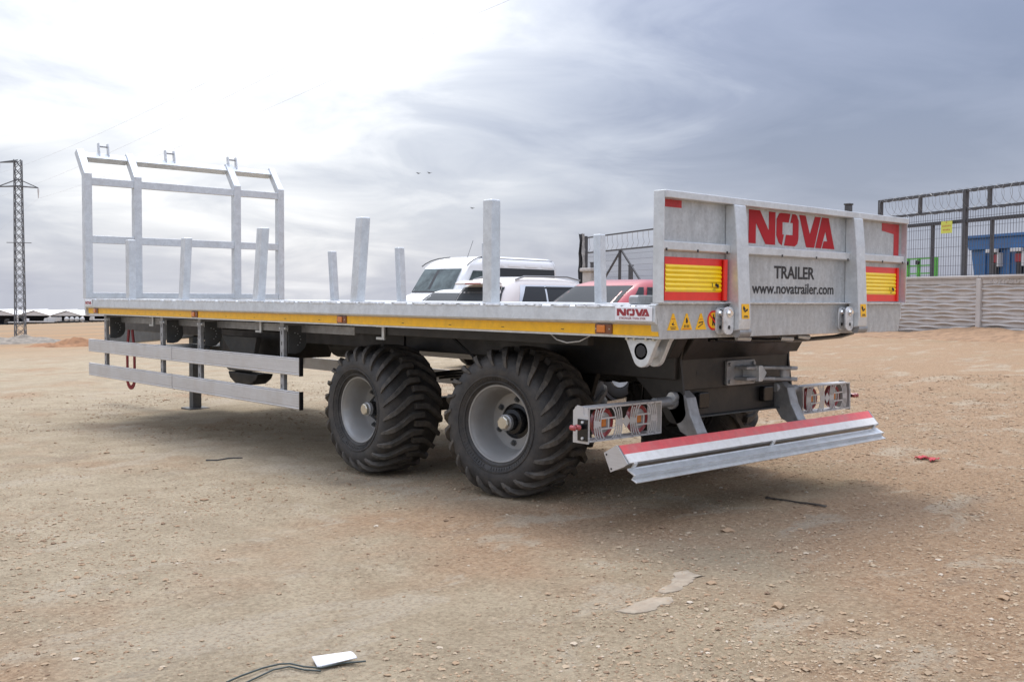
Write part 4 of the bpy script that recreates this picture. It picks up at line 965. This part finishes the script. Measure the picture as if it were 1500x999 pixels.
# gate further along the line
GT = empty('yard_gate', wp(-20.2, 0, 0)); GT.rotation_euler = WL.rotation_euler; tag(GT, 'dark sliding yard gate with mesh and diagonal braces beyond the cars', 'gate')
for z, t in ((4.18, .06), (3.46, .065), (1.2, .08)): fr(0, 12, z, t).build('rail', FENCE, GT)
mesh_panel(.1, 12, 1.2, 3.42, GT)
for x, zt_ in ((.0, 4.145), (3.6, 3.415), (7.2, 3.415), (12.0, 4.145)): MB().box(x-.05, x+.05, -.0502, .0498, -.6, zt_).build('post', FENCE, GT)
for (a, b) in ((1.5, 3.55), (5.7, 3.65)): MB().bar((a, .06, 1.9), (b, .06, 3.42), .07).build('brace', FENCE, GT)
mb = MB()
for k in range(23):
    x = .3+.5*k; mb.tube([(x, 0, 4.14), (x-.10, .05, 3.9), (x-.02, .07, 3.7), (x-.12, .02, 3.5)], .008, 4)
tag(mb.build('barbed_loops', BARB, GT), kind='stuff')
pz = at(46, 865, 393)
gp_ = empty('gate_pillar', (pz[0], pz[1], tz(pz[0], pz[1]))); tag(gp_, 'concrete gate pillar with overhanging cap beside the gate', 'pillar'); hp = float(pz[2])-gp_.location.z
MB().box(-.26, .26, -.26, .26, -.4, hp-.16).build('shaft', CONC, gp_, bevel=.02); MB().box(-.36, .36, -.36, .36, hp-.16, hp).build('cap', CONC, gp_, bevel=.04)
pz = at(47.5, 855, 346)
po = empty('wrapped_post', (pz[0], pz[1], tz(pz[0], pz[1]))); tag(po, 'tall dark post wrapped in torn plastic sheet by the gate pillar', 'post'); hp = float(pz[2])-po.location.z
MB().box(-.03, .17, -.1, .1, -.3, hp).build('post', FENCE, po, bevel=.01)
TORN = mat('torn_plastic', (.45, .44, .42), .6, 0, .4, 6)
rows = []
for i in range(14):
    z = .6+(hp-.5)*i/13; wv = .10*math.sin(i*2.1)+.05; rows.append([(-.20+.10*j+ (.04*math.sin(i*1.7+j)), .12+.03*math.sin(i+j*2), z+.05*math.sin(j*3+i)) for j in range(4 if True else 3)])
MB().grid(rows).build('torn_sheet', TORN if False else FENCE, po); rows2 = [[(p[0]-.02, -.11-.02*math.sin(i), p[2]) for p in r[:3]] for i, r in enumerate(rows[7:])]
MB().grid(rows2).build('torn_flap', TORN, po)
pz = at(44, 867, 385)
def bolpost(u, d, v0, name, label):
    p = at(d, u, v0); g0 = tz(p[0], p[1]); r = empty(name, (p[0], p[1], g0)); tag(r, label, 'post')
    MB().box(-.09, .09, -.09, .09, -.3, float(p[2])-g0).build('shaft', FENCE, r, bevel=.02); MB().box(-.11, .11, -.11, .11, float(p[2])-g0+.001, float(p[2])-g0+.06).build('cap', FENCE, r, bevel=.02)
bolpost(868, 52, 386, 'fence_post', 'short dark steel post behind the gate pillar')
bolpost(924, 49, 390, 'fence_post', 'dark steel post standing behind the gate brace')
bolpost(1243, 31, 301, 'fence_post', 'dark steel post whose top shows above the tailgate centre')
# blue machine body behind the fence
BLUE = mat('blue_machine_paint', (.04, .15, .36), .45, 0, .2, 2, dirt=(.10, .14, .22), dirtamt=.4)
BL2 = mat('light_grey_lamp', (.6, .6, .6), .4); RED2 = mat('red_machine_paint', (.30, .03, .04), .5); GRN = mat('green_machine_paint', (.10, .42, .05), .5)
b0 = at(31.5, 1417, 400); b1 = at(28.2, 1560, 400)
bd = math.atan2(b1[1]-b0[1], b1[0]-b0[0]); bl = math.hypot(b1[0]-b0[0], b1[1]-b0[1])
BT = empty('tipper_body', (b0[0], b0[1], tz(b0[0], b0[1])), bd); tag(BT, 'blue steel tipper body standing in the yard behind the mesh fence', 'machine')
zb0, zb1 = 1.15, 3.28-BT.location.z
sy = -1
MB().prism([(.35, zb0), (bl, zb0), (bl, zb1-.45), (.12, zb1-.45)], 1, .0, 2.2).build('body', BLUE, BT, bevel=.02)
MB().prism([(.12, zb1-.448), (bl, zb1-.448), (bl, zb1-.1), (.0, zb1-.1)], 1, -.10, 2.3).build('rim_band', BLUE, BT, bevel=.02)
MB().box(-.08, bl, -.16, 2.36, zb1-.098, zb1).build('top_rim', BLUE, BT, bevel=.02)
MB().box(.0, bl, -.02, 2.2, zb0-.5, zb0-.002).build('chassis', BLUE, BT, bevel=.02)
for x in (1.15, 2.05):
    MB().box(x-.10, x+.10, -.10, -.003, zb0+.05, zb1-.5).build('strut', BLKL, BT); MB().box(x-.24, x+.16, -.22, -.105, zb1-.56, zb1-.455).build('bracket', BL2, BT, bevel=.01)
    MB().box(x-.11, x+.13, -.16, -.102, zb1-.86, zb1-.62).build('lamp', RED2, BT, bevel=.01); MB().box(x+.14, x+.22, -.16, -.004, zb1-.98, zb1-.57).build('side_bracket', BL2, BT)
for x in (.7, 1.6, 2.5): MB().box(x-.05, x+.05, -.05, -.002, zb0, zb1-.46).build('rib', BLUE, BT)
MB().box(1.45, bl, -.55, -.5, zb0+.15, zb0+.22).build('red_rail', RED2, BT); MB().box(1.45, 1.65, -.552, -.502, zb0-.7, zb0+.148).build('red_panel', RED2, BT); MB().box(2.1, 2.2, -.552, -.502, zb0-.7, zb0+.148).build('red_panel', RED2, BT)
for x in (.5, bl-.3):
    for y_ in (.2, 2.0): MB().tube([(x, y_-.12, .45), (x, y_+.12, .45)], .45, 20).build('wheel', CTYRE, BT, smooth=40)
g0 = at(33, 1326, 404); g1 = at(31.5, 1372, 404)
GR = empty('green_rack', (g0[0], g0[1], tz(g0[0], g0[1])), math.atan2(g1[1]-g0[1], g1[0]-g0[0])); tag(GR, 'bright green tubular machine frame standing behind the concrete wall', 'machine'); gl = math.hypot(g1[0]-g0[0], g1[1]-g0[1])
gh = float(at(33, 1326, 379)[2])-GR.location.z
for x in (.08, .62, gl-.1): MB().box(x-.05, x+.05, 0, .08, 0, gh).build('upright', GRN, GR)
for z in (gh-.03, gh-.25, gh-.5, .4): MB().box(.131, .569, .02, .05, z-.02, z+.02).build('rail', GRN, GR); MB().box(.671, gl-.151, .02, .05, z-.02, z+.02).build('rail', GRN, GR)
for x in (.0, .55): MB().tube([(x+.12, -.01, gh-.15), (x+.12, -.08, gh-.15)], .07, 14).build('knob', BLKL, GR, smooth=40)
for x in (.08, gl-.1): MB().box(x-.05, x+.05, .081, .9, 0, .08).build('foot', GRN, GR)

# ------------------------------------------------------------------ left: power pylon, wires, earth heaps, hangars
STEEL = mat('weathered_pylon_steel', (.17, .18, .19), .6, .4, .2, 2)
pb = at(80, 30, 493); PYZ = tz(pb[0], pb[1]); PT = float(at(80, 30, 236)[2])-PYZ; PYA = -YAW+.25
PY = empty('power_pylon', (pb[0], pb[1], PYZ), PYA); tag(PY, 'narrow lattice steel power pylon standing in the far field', 'pylon')
hb, ht = .36, .25
def leg_at(z, sx, sy): t = z/PT; h = hb+(ht-hb)*t; return Vector((sx*h, sy*h, z))
for sx_, sy_ in ((-1, -1), (1, -1), (1, 1), (-1, 1)): MB().bar(leg_at(-.4, sx_, sy_), leg_at(PT, sx_, sy_), .06).build('leg', STEEL, PY)
cor = [(-1, -1), (1, -1), (1, 1), (-1, 1)]; nseg = 22
for i in range(4):
    mb = MB(); a, b = cor[i], cor[(i+1) % 4]
    for k in range(nseg):
        z0, z1 = PT*k/nseg, PT*(k+1)/nseg; mb.bar(leg_at(z0, *a), leg_at(z1, *b), .04); mb.bar(leg_at(z0, *b), leg_at(z1, *a), .04)
    mb.build('lattice_bracing', STEEL, PY)
arms = [(PT-.15, -1.35, 0), (PT-2.05, -1.5, 0), (PT-2.05, 1.45, 0)]
tips = []
for (z, x, y) in arms:
    mb = MB(); mb.bar((0, -.2, z), (x, 0, z-.1), .08); mb.bar((0, .2, z), (x, 0, z-.1), .08); mb.bar((0, 0, z+.55 if z < PT-1 else z+.14), (x, 0, z-.1), .07); o = mb.build('crossarm', STEEL, PY)
    MB().tube([(x, 0, z-.12), (x, 0, z-.32), (x, 0, z-.52), (x, 0, z-.9)], [.05, .07, .05, .03], 8).build('insulator', BL2, PY, smooth=60)
    tips.append(Vector((pb[0], pb[1], PYZ)) + Matrix.Rotation(PYA, 3, 'Z') @ Vector((x, y, z-.92)))
MB().box(-.9, .9, -.03, .03, PT*.53, PT*.53+.05).build('anti_climb_bar', STEEL, PY)
WIREM = mat('power_line', (.45, .45, .47), .5, .4)
ends = [at(20, 560, -10), at(21, 600, 8), at(22, 700, 20)]
fars = [at(150, -60, 305), at(150, -70, 365), at(150, -55, 372)]
words = ('topmost', 'middle', 'lowest')
wl = ('thin power line from the pylon top arm rising across the sky', 'thin power line from the pylon lower arm, outer side, rising across the sky', 'thin power line from the pylon lower arm, side facing the trailer')
for tp, e, f, lb in zip(tips, ends, fars, wl):
    pts = []
    for P0, P1, n in ((Vector(f), tp, 14), (tp, Vector(e), 22), (Vector(e), Vector(e)+(Vector(e)-tp).normalized()*40, 4)):
        for k in range(n+1):
            t = k/n; q = P0.lerp(P1, t); q.z -= 4*.35*t*(1-t)*(1 if n > 4 else 0)
            if not pts or (q-pts[-1]).length > .01: pts.append(q)
    tag(MB().tube(pts, .0036, 4).build('power_line', WIREM, None), lb, 'cable', 'power lines of the pylon')
EARTH = mat('orange_earth', (.34, .175, .085), .95, 0, .4, 3, bump=.5, bscale=12); RUBBLE = mat('grey_rubble', (.30, .26, .21), .95, 0, .45, 4, bump=.6, bscale=14)
def heap(name, label, u, v, d, rx, ry, h, m, seed):
    p = at(d, u, v); n = 40; rows = []; yaw = -YAW
    for i in range(n+1):
        row = []
        for j in range(n+1):
            a, b = i/n*2-1, j/n*2-1; r2 = a*a+b*b; e = max(0., 1-r2)
            x, y = a*rx, b*ry; X_ = p[0]+x*math.cos(yaw)-y*math.sin(yaw); Y_ = p[1]+x*math.sin(yaw)+y*math.cos(yaw)
            z = tz(X_, Y_)-.12+(h+.12)*(e**.8)*(1+1.3*float(fbm(np.array([a*3+seed]), np.array([b*3]), 4)[0]))
            row.append((X_, Y_, z))
        rows.append(row)
    return tag(MB().grid(rows).build(name, m, None, smooth=80), label, 'earth heap')
heap('earth_heap', 'orange earth heap beyond the front of the trailer', 112, 506, 43, 1.35, 1.6, .30, EARTH, 2)
heap('rubble_bank', 'long grey rubble bank at the foot of the pylon field', 20, 507, 52, 3.1, 2.0, .32, RUBBLE, 5)
heap('earth_heap', 'low orange soil spill beside the grey rubble bank', 70, 508, 44, 1.2, 1.2, .10, EARTH, 9)
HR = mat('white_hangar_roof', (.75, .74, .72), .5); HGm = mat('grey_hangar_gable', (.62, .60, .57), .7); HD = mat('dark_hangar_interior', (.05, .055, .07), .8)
HA = empty('hangar_row', (0, 0, 0)); hx0 = at(600, -70, 474); hx1 = at(600, 640, 474)
az = math.atan2(hx1[1]-hx0[1], hx1[0]-hx0[0]); HA.rotation_euler = (0, 0, az); gz0 = tz(hx0[0], hx0[1])
HA.location = (hx0[0], hx0[1], -15.6); tag(HA, 'long row of white roofed open hangars on the far plain', 'building')
Wd = 19.4; nb = 10
for k in range(nb):
    x = k*Wd; skew = -12
    MB().prism([(x+.3, 5.0), (x+Wd-.3, 5.0), (x+Wd/2+1.2, 7.7)], 1, 0, .4).build('gable', HGm, HA)
    MB().add([(x, -.3, 5.0), (x+Wd/2, -.3, 7.9), (x+Wd/2, 60, 7.9), (x, 60, 5.0), (x, -.3, 5.25), (x+Wd/2, -.3, 8.15), (x+Wd/2, 60, 8.15), (x, 60, 5.25)], [(3, 2, 1, 0), (4, 5, 6, 7), (0, 1, 5, 4), (1, 2, 6, 5), (2, 3, 7, 6), (3, 0, 4, 7)]).build('roof', HR, HA)
    MB().add([(x+Wd/2, -.3, 7.9), (x+Wd, -.3, 5.0), (x+Wd, 60, 5.0), (x+Wd/2, 60, 7.9), (x+Wd/2, -.3, 8.15), (x+Wd, -.3, 5.25), (x+Wd, 60, 5.25), (x+Wd/2, 60, 8.15)], [(3, 2, 1, 0), (4, 5, 6, 7), (0, 1, 5, 4), (1, 2, 6, 5), (2, 3, 7, 6), (3, 0, 4, 7)]).build('roof', HR, HA)
    MB().box(x-.5, x+.5, -.1, .5, -4, 4.95).build('column', HR, HA)
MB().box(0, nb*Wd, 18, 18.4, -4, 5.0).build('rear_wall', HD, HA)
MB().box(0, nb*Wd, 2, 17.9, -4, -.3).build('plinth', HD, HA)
TRK = mat('pale_truck_paint', (.52, .51, .49), .5); 
def truck(u, d, kind, label, L, cabm):
    p = at(d, u, 474); z = tz(p[0], p[1]); r = empty('lorry', (p[0], p[1], z), az); tag(r, label, 'lorry', 'lorries in front of the far hangars')
    for k in range(4): MB().tube([(1+k*(L-2)/3, -.1, .5), (1+k*(L-2)/3, 2.3, .5)], .5, 12).build('wheel', CTYRE, r, smooth=40)
    MB().box(0, L, 0, 2.2, .8, 1.15).build('chassis', DGREY, r)
    if kind == 'tank':
        for k in range(4):
            x = L*.3+k*L*.17; MB().lathe([(1.16, .8), (1.9, 1.25), (2.6, 1.25), (3.4, .75), (3.6, 0)], 2, (x, 1.1, 0), 14).build('silo', TRK, r, smooth=50)
        MB().prism([(0, 1.152), (1.9, 1.152), (1.9, 3.3), (.6, 3.3), (0, 2.1)], 1, 0, 2.2).build('cab', cabm, r, bevel=.1)
    elif kind == 'box':
        MB().box(2.2, L, -.1, 2.3, 1.152, 3.6).build('box_body', TRK, r, bevel=.05); MB().prism([(0, 1.152), (2, 1.152), (2, 3.1), (.5, 3.1), (0, 2.1)], 1, 0, 2.2).build('cab', cabm, r, bevel=.1)
    else:
        MB().box(2.2, L, -.1, 2.3, 1.152, 1.7).build('flat_body', TRK, r, bevel=.05); MB().prism([(0, 1.152), (2, 1.152), (2, 3.1), (.5, 3.1), (0, 2.1)], 1, 0, 2.2).build('cab', cabm, r, bevel=.1)
truck(83, 560, 'tank', 'pale lorry carrying tanks in front of the far hangars', 17, TRK)
truck(131, 560, 'flat', 'low pale flat lorry in front of the far hangars near the trailer', 9, TRK)
truck(64, 565, 'box', 'square grey box lorry in front of the far hangars', 7, TRK)
truck(35, 562, 'flat', 'long low trailer lorry seen behind the pylon', 16, mat('bright_truck', (.6, .6, .62), .5))
truck(6, 562, 'flat', 'dark nosed lorry at the left end of the far hangars', 10, PAINTK)
# birds
for (u, v, d, lb) in ((613, 254, 70, 'small dark bird flying above the deck, wings raised'), (629, 253.5, 70, 'small dark bird flying level with its neighbour'), (692, 305, 75, 'small dark bird flying low above the van')):
    p = at(d, u, v); mb = MB(); mb.tube([(0, -.12, 0), (0, -.05, .01), (0, .06, .01), (0, .14, 0)], [.01, .035, .03, .008], 6)
    for s in (-1, 1): mb.add([(0, .05, .02), (s*.13, .06, .07), (s*.24, .0, .04), (s*.12, -.03, .06), (0, -.04, .02), (0, .05, .028), (s*.13, .06, .078), (s*.24, .0, .046), (s*.12, -.03, .068), (0, -.04, .028)], [(0, 1, 2, 3, 4), (9, 8, 7, 6, 5)]+[(i, (i+1) % 5, 5+(i+1) % 5, 5+i) for i in range(5)])
    o = mb.build('bird', BLKL, None); o.location = p; tag(o, lb, 'bird', 'birds in the sky')

# ------------------------------------------------------------------ ground litter and gravel
_TT = np.concatenate([np.arange(.8, 6, .004), np.arange(6, 40, .012)])
def onground(u, v):
    d = (_F + _R*(u-750)/FPX + _U*(499.5-v)/FPX); P_ = CAM+_TT[:, None]*d
    hit = np.nonzero(P_[:, 2] <= terrain(P_[:, 0], P_[:, 1]))[0]; return P_[hit[0]]
def drape(pts, lift): return [(p[0], p[1], tz(p[0], p[1])+lift) for p in pts]
# white card and cable
a_, b_, c_, d_ = onground(457, 969), onground(514, 964.5), onground(523, 972), onground(465, 982.5)
mb = MB(); top = [Vector((p[0], p[1], p[2]+.012+h)) for p, h in zip((a_, b_, c_, d_), (.004, .012, .008, .0))]
rows = [[top[0].lerp(top[1], j/8).lerp(top[3].lerp(top[2], j/8), i/4)+Vector((0, 0, .006*math.sin(j*.9)*math.sin(i*.8))) for j in range(9)] for i in range(5)]
mb.grid(rows); card = mb.build('card_strip', WHT, None, smooth=60); m_ = card.modifiers.new('s', 'SOLIDIFY'); m_.thickness = .003
tag(card, 'crumpled white card strip lying on the dirt over a cable', 'litter')
CABLE = mat('dark_green_cable', (.045, .06, .055), .5)
cp = [onground(u, v) for u, v in ((332, 1004), (352, 995), (385, 983), (410, 977), (425, 976.5), (445, 981), (470, 983), (500, 976), (536, 973))]
tag(MB().tube([(p[0], p[1], p[2]+.012) for p in cp], .0032, 6).build('cable', CABLE, None, smooth=70), 'dark green cable lying on the dirt under the white card', 'cable')
cp = [onground(u, v) for u, v in ((360, 1003), (400, 984), (424, 979), (446, 984), (470, 985.5))]
tag(MB().tube([(p[0], p[1], p[2]+.008) for p in cp], .003, 6).build('cable', CABLE, None, smooth=70), 'thin dark wire running beside the green cable on dirt', 'cable')
def rag(name, label, u0, v0, u1, v1, wd, m, lift=.02):
    a, b = Vector(onground(u0, v0)), Vector(onground(u1, v1)); d = (b-a).normalized(); s = Vector((-d.y, d.x, 0)); rows = []
    for i in range(7):
        row = []
        for j in range(13):
            t = j/12; ww = wd*(.55+.45*math.sin(t*7+name.__len__())); q = a.lerp(b, t)+s*ww*(i/6-.5)
            row.append((q.x, q.y, tz(q.x, q.y)+.004+lift*abs(math.sin(i*1.3+j*.8))))
        rows.append(row)
    o = MB().grid(rows).build(name, m, None, smooth=80); k = o.modifiers.new('s', 'SOLIDIFY'); k.thickness = .003
    return tag(o, label, 'litter')
rag('red_rag', 'small crumpled red rag on the gravel', 1345, 672, 1370, 677, .09, mat('red_cloth', (.45, .06, .07), .8))
rag('dark_rag', 'dark grey torn strip lying on the gravel below the bumper', 1122, 731, 1210, 744, .018, mat('dark_cloth', (.11, .095, .08), .9, 0, .3, 20), .012)
cp = [onground(u, v) for u, v in ((302, 675), (318, 675), (335, 672), (355, 671.5))]
tag(MB().tube([(p[0], p[1], p[2]+.006) for p in cp], .006, 6).build('wire', BLKL, None, smooth=70), 'short black wire on the clay in front of the side guard', 'cable')
# pale mud slabs
MUD = mat('dried_mud', (.40, .335, .25), .95, 0, .35, 9, bump=.6, bscale=45, dirt=(.27, .20, .14), dirtamt=.7, dscale=14)
def slab(label, poly):
    Q = [Vector(onground(u, v)) for u, v in poly]
    for amp in (.16, .16, .15, .14):
        P_ = Q; Q = []
        for i in range(len(P_)):
            a, b = P_[i], P_[(i+1) % len(P_)]; nrm = Vector((-(b-a).y, (b-a).x, 0)); Q += [a, a.lerp(b, .5)+nrm*random.uniform(-amp, amp)]
    c = sum(Q, Vector())/len(Q); n = len(Q); vs = []
    for f, l in ((1.0, -.006), (.985, .003), (.80, .006), (.4, .006)):
        for q in Q: e = c.lerp(q, f); vs.append((e.x, e.y, tz(e.x, e.y)+l+(.012*float(fbm(np.array([e.x*14]), np.array([e.y*14]), 3)[0]))))
    vs.append((c.x, c.y, tz(c.x, c.y)+.006))
    fs = [(r*n+i, r*n+(i+1) % n, (r+1)*n+(i+1) % n, (r+1)*n+i) for r in range(3) for i in range(n)] + [(3*n+i, 3*n+(i+1) % n, 4*n) for i in range(n)]
    o = MB().add(vs, fs).build('dried_mud_patch', MUD, None, smooth=60); tag(o, label, 'mud', kind='structure')
slab('pale dried mud slab on the dirt, longer one', [(962, 866), (985, 853), (992, 838), (1008, 834), (1034, 844), (1015, 853), (990, 867), (975, 870)])
slab('pale dried mud slab on the dirt, lower one', [(900, 896), (925, 886), (955, 877), (983, 875), (984, 883), (962, 893), (930, 900)])
# gravel: tens of thousands of small stones, denser in clumps and on the yard side
n = 260000
d = 1.5+ (rng.random(n)**1.7)*15; az_ = YAW + (rng.random(n)-.5)*R(66)
xs = CAM[0]+np.sin(az_)*d; yy_ = CAM[1]+np.cos(az_)*d
lat = xs*.742-yy_*.670
dens = np.clip(.20+1.9*fbm(xs*.8, yy_*.8, 4)+.24*np.clip(lat+2.0, 0, 3.0), .03, 1)
keep = rng.random(n) < dens; xs, yy_, d = xs[keep], yy_[keep], d[keep]; n = len(xs)
sz = .0025*np.exp(rng.normal(.25, .55, n)); sz = np.clip(sz, .002, .0135)*np.clip(.7+.05*d, .7, 1.25)
big = rng.random(n) < .006; sz = np.where(big, sz*2.3, sz)
zg = terrain(xs, yy_)
octv = np.array([(1, 0, 0), (-1, 0, 0), (0, 1, 0), (0, -1, 0), (0, 0, 1), (0, 0, -1), (.62, .62, .5), (-.62, .6, .45), (.6, -.62, .5), (-.6, -.6, .5)], float)
from itertools import combinations
def hull(pts):
    bm = bmesh.new(); [bm.verts.new(p) for p in pts]; bmesh.ops.convex_hull(bm, input=bm.verts); bm.verts.ensure_lookup_table(); bm.verts.index_update()
    bmesh.ops.triangulate(bm, faces=bm.faces); f = [tuple(v.index for v in q.verts) for q in bm.faces]; bm.free(); return np.array(f)
of = hull(octv); k = len(octv)
jit = 1+.35*(rng.random((n, k, 1))-.5); sc = np.stack([.8+.7*rng.random(n), .8+.7*rng.random(n), .45+.4*rng.random(n)], 1)
th = rng.random(n)*6.283; ct, st = np.cos(th), np.sin(th)
pv = octv[None]*jit*sc[:, None, :]*sz[:, None, None]
rx_ = pv[..., 0]*ct[:, None]-pv[..., 1]*st[:, None]; ry_ = pv[..., 0]*st[:, None]+pv[..., 1]*ct[:, None]
VV = np.stack([rx_+xs[:, None], ry_+yy_[:, None], pv[..., 2]+zg[:, None]+sz[:, None]*.12], -1).reshape(-1, 3)
FF = (of[None]+(np.arange(n)*k)[:, None, None]).reshape(-1, 3)
def stone_mat():
    m = bpy.data.materials.new('loose_gravel'); m.use_nodes = True; t = m.node_tree; P = t.nodes['Principled BSDF']
    a = t.nodes.new('ShaderNodeAttribute'); a.attribute_name = 'tone'; r = t.nodes.new('ShaderNodeValToRGB'); t.links.new(a.outputs['Fac'], r.inputs[0])
    e = r.color_ramp.elements; stops = [(0, (.22, .15, .098)), (.3, (.35, .24, .15)), (.55, (.38, .29, .195)), (.8, (.44, .35, .245)), (1, (.52, .45, .36))]
    while len(e) < len(stops): e.new(.5)
    for q, (p, c) in zip(e, stops): q.position = p; q.color = (*c, 1)
    t.links.new(r.outputs[0], P.inputs['Base Color']); P.inputs['Roughness'].default_value = .9; P.inputs['Specular IOR Level'].default_value = .2; return m
gv = npmesh('gravel', VV, FF, stone_mat(), False)
at_ = gv.data.attributes.new('tone', 'FLOAT', 'POINT'); at_.data.foreach_set('value', np.repeat(np.clip(rng.normal(.45, .22, n), 0, 1), k).astype(np.float32))
tag(gv, 'loose tan and orange gravel scattered over the dirt yard', 'gravel', kind='stuff')
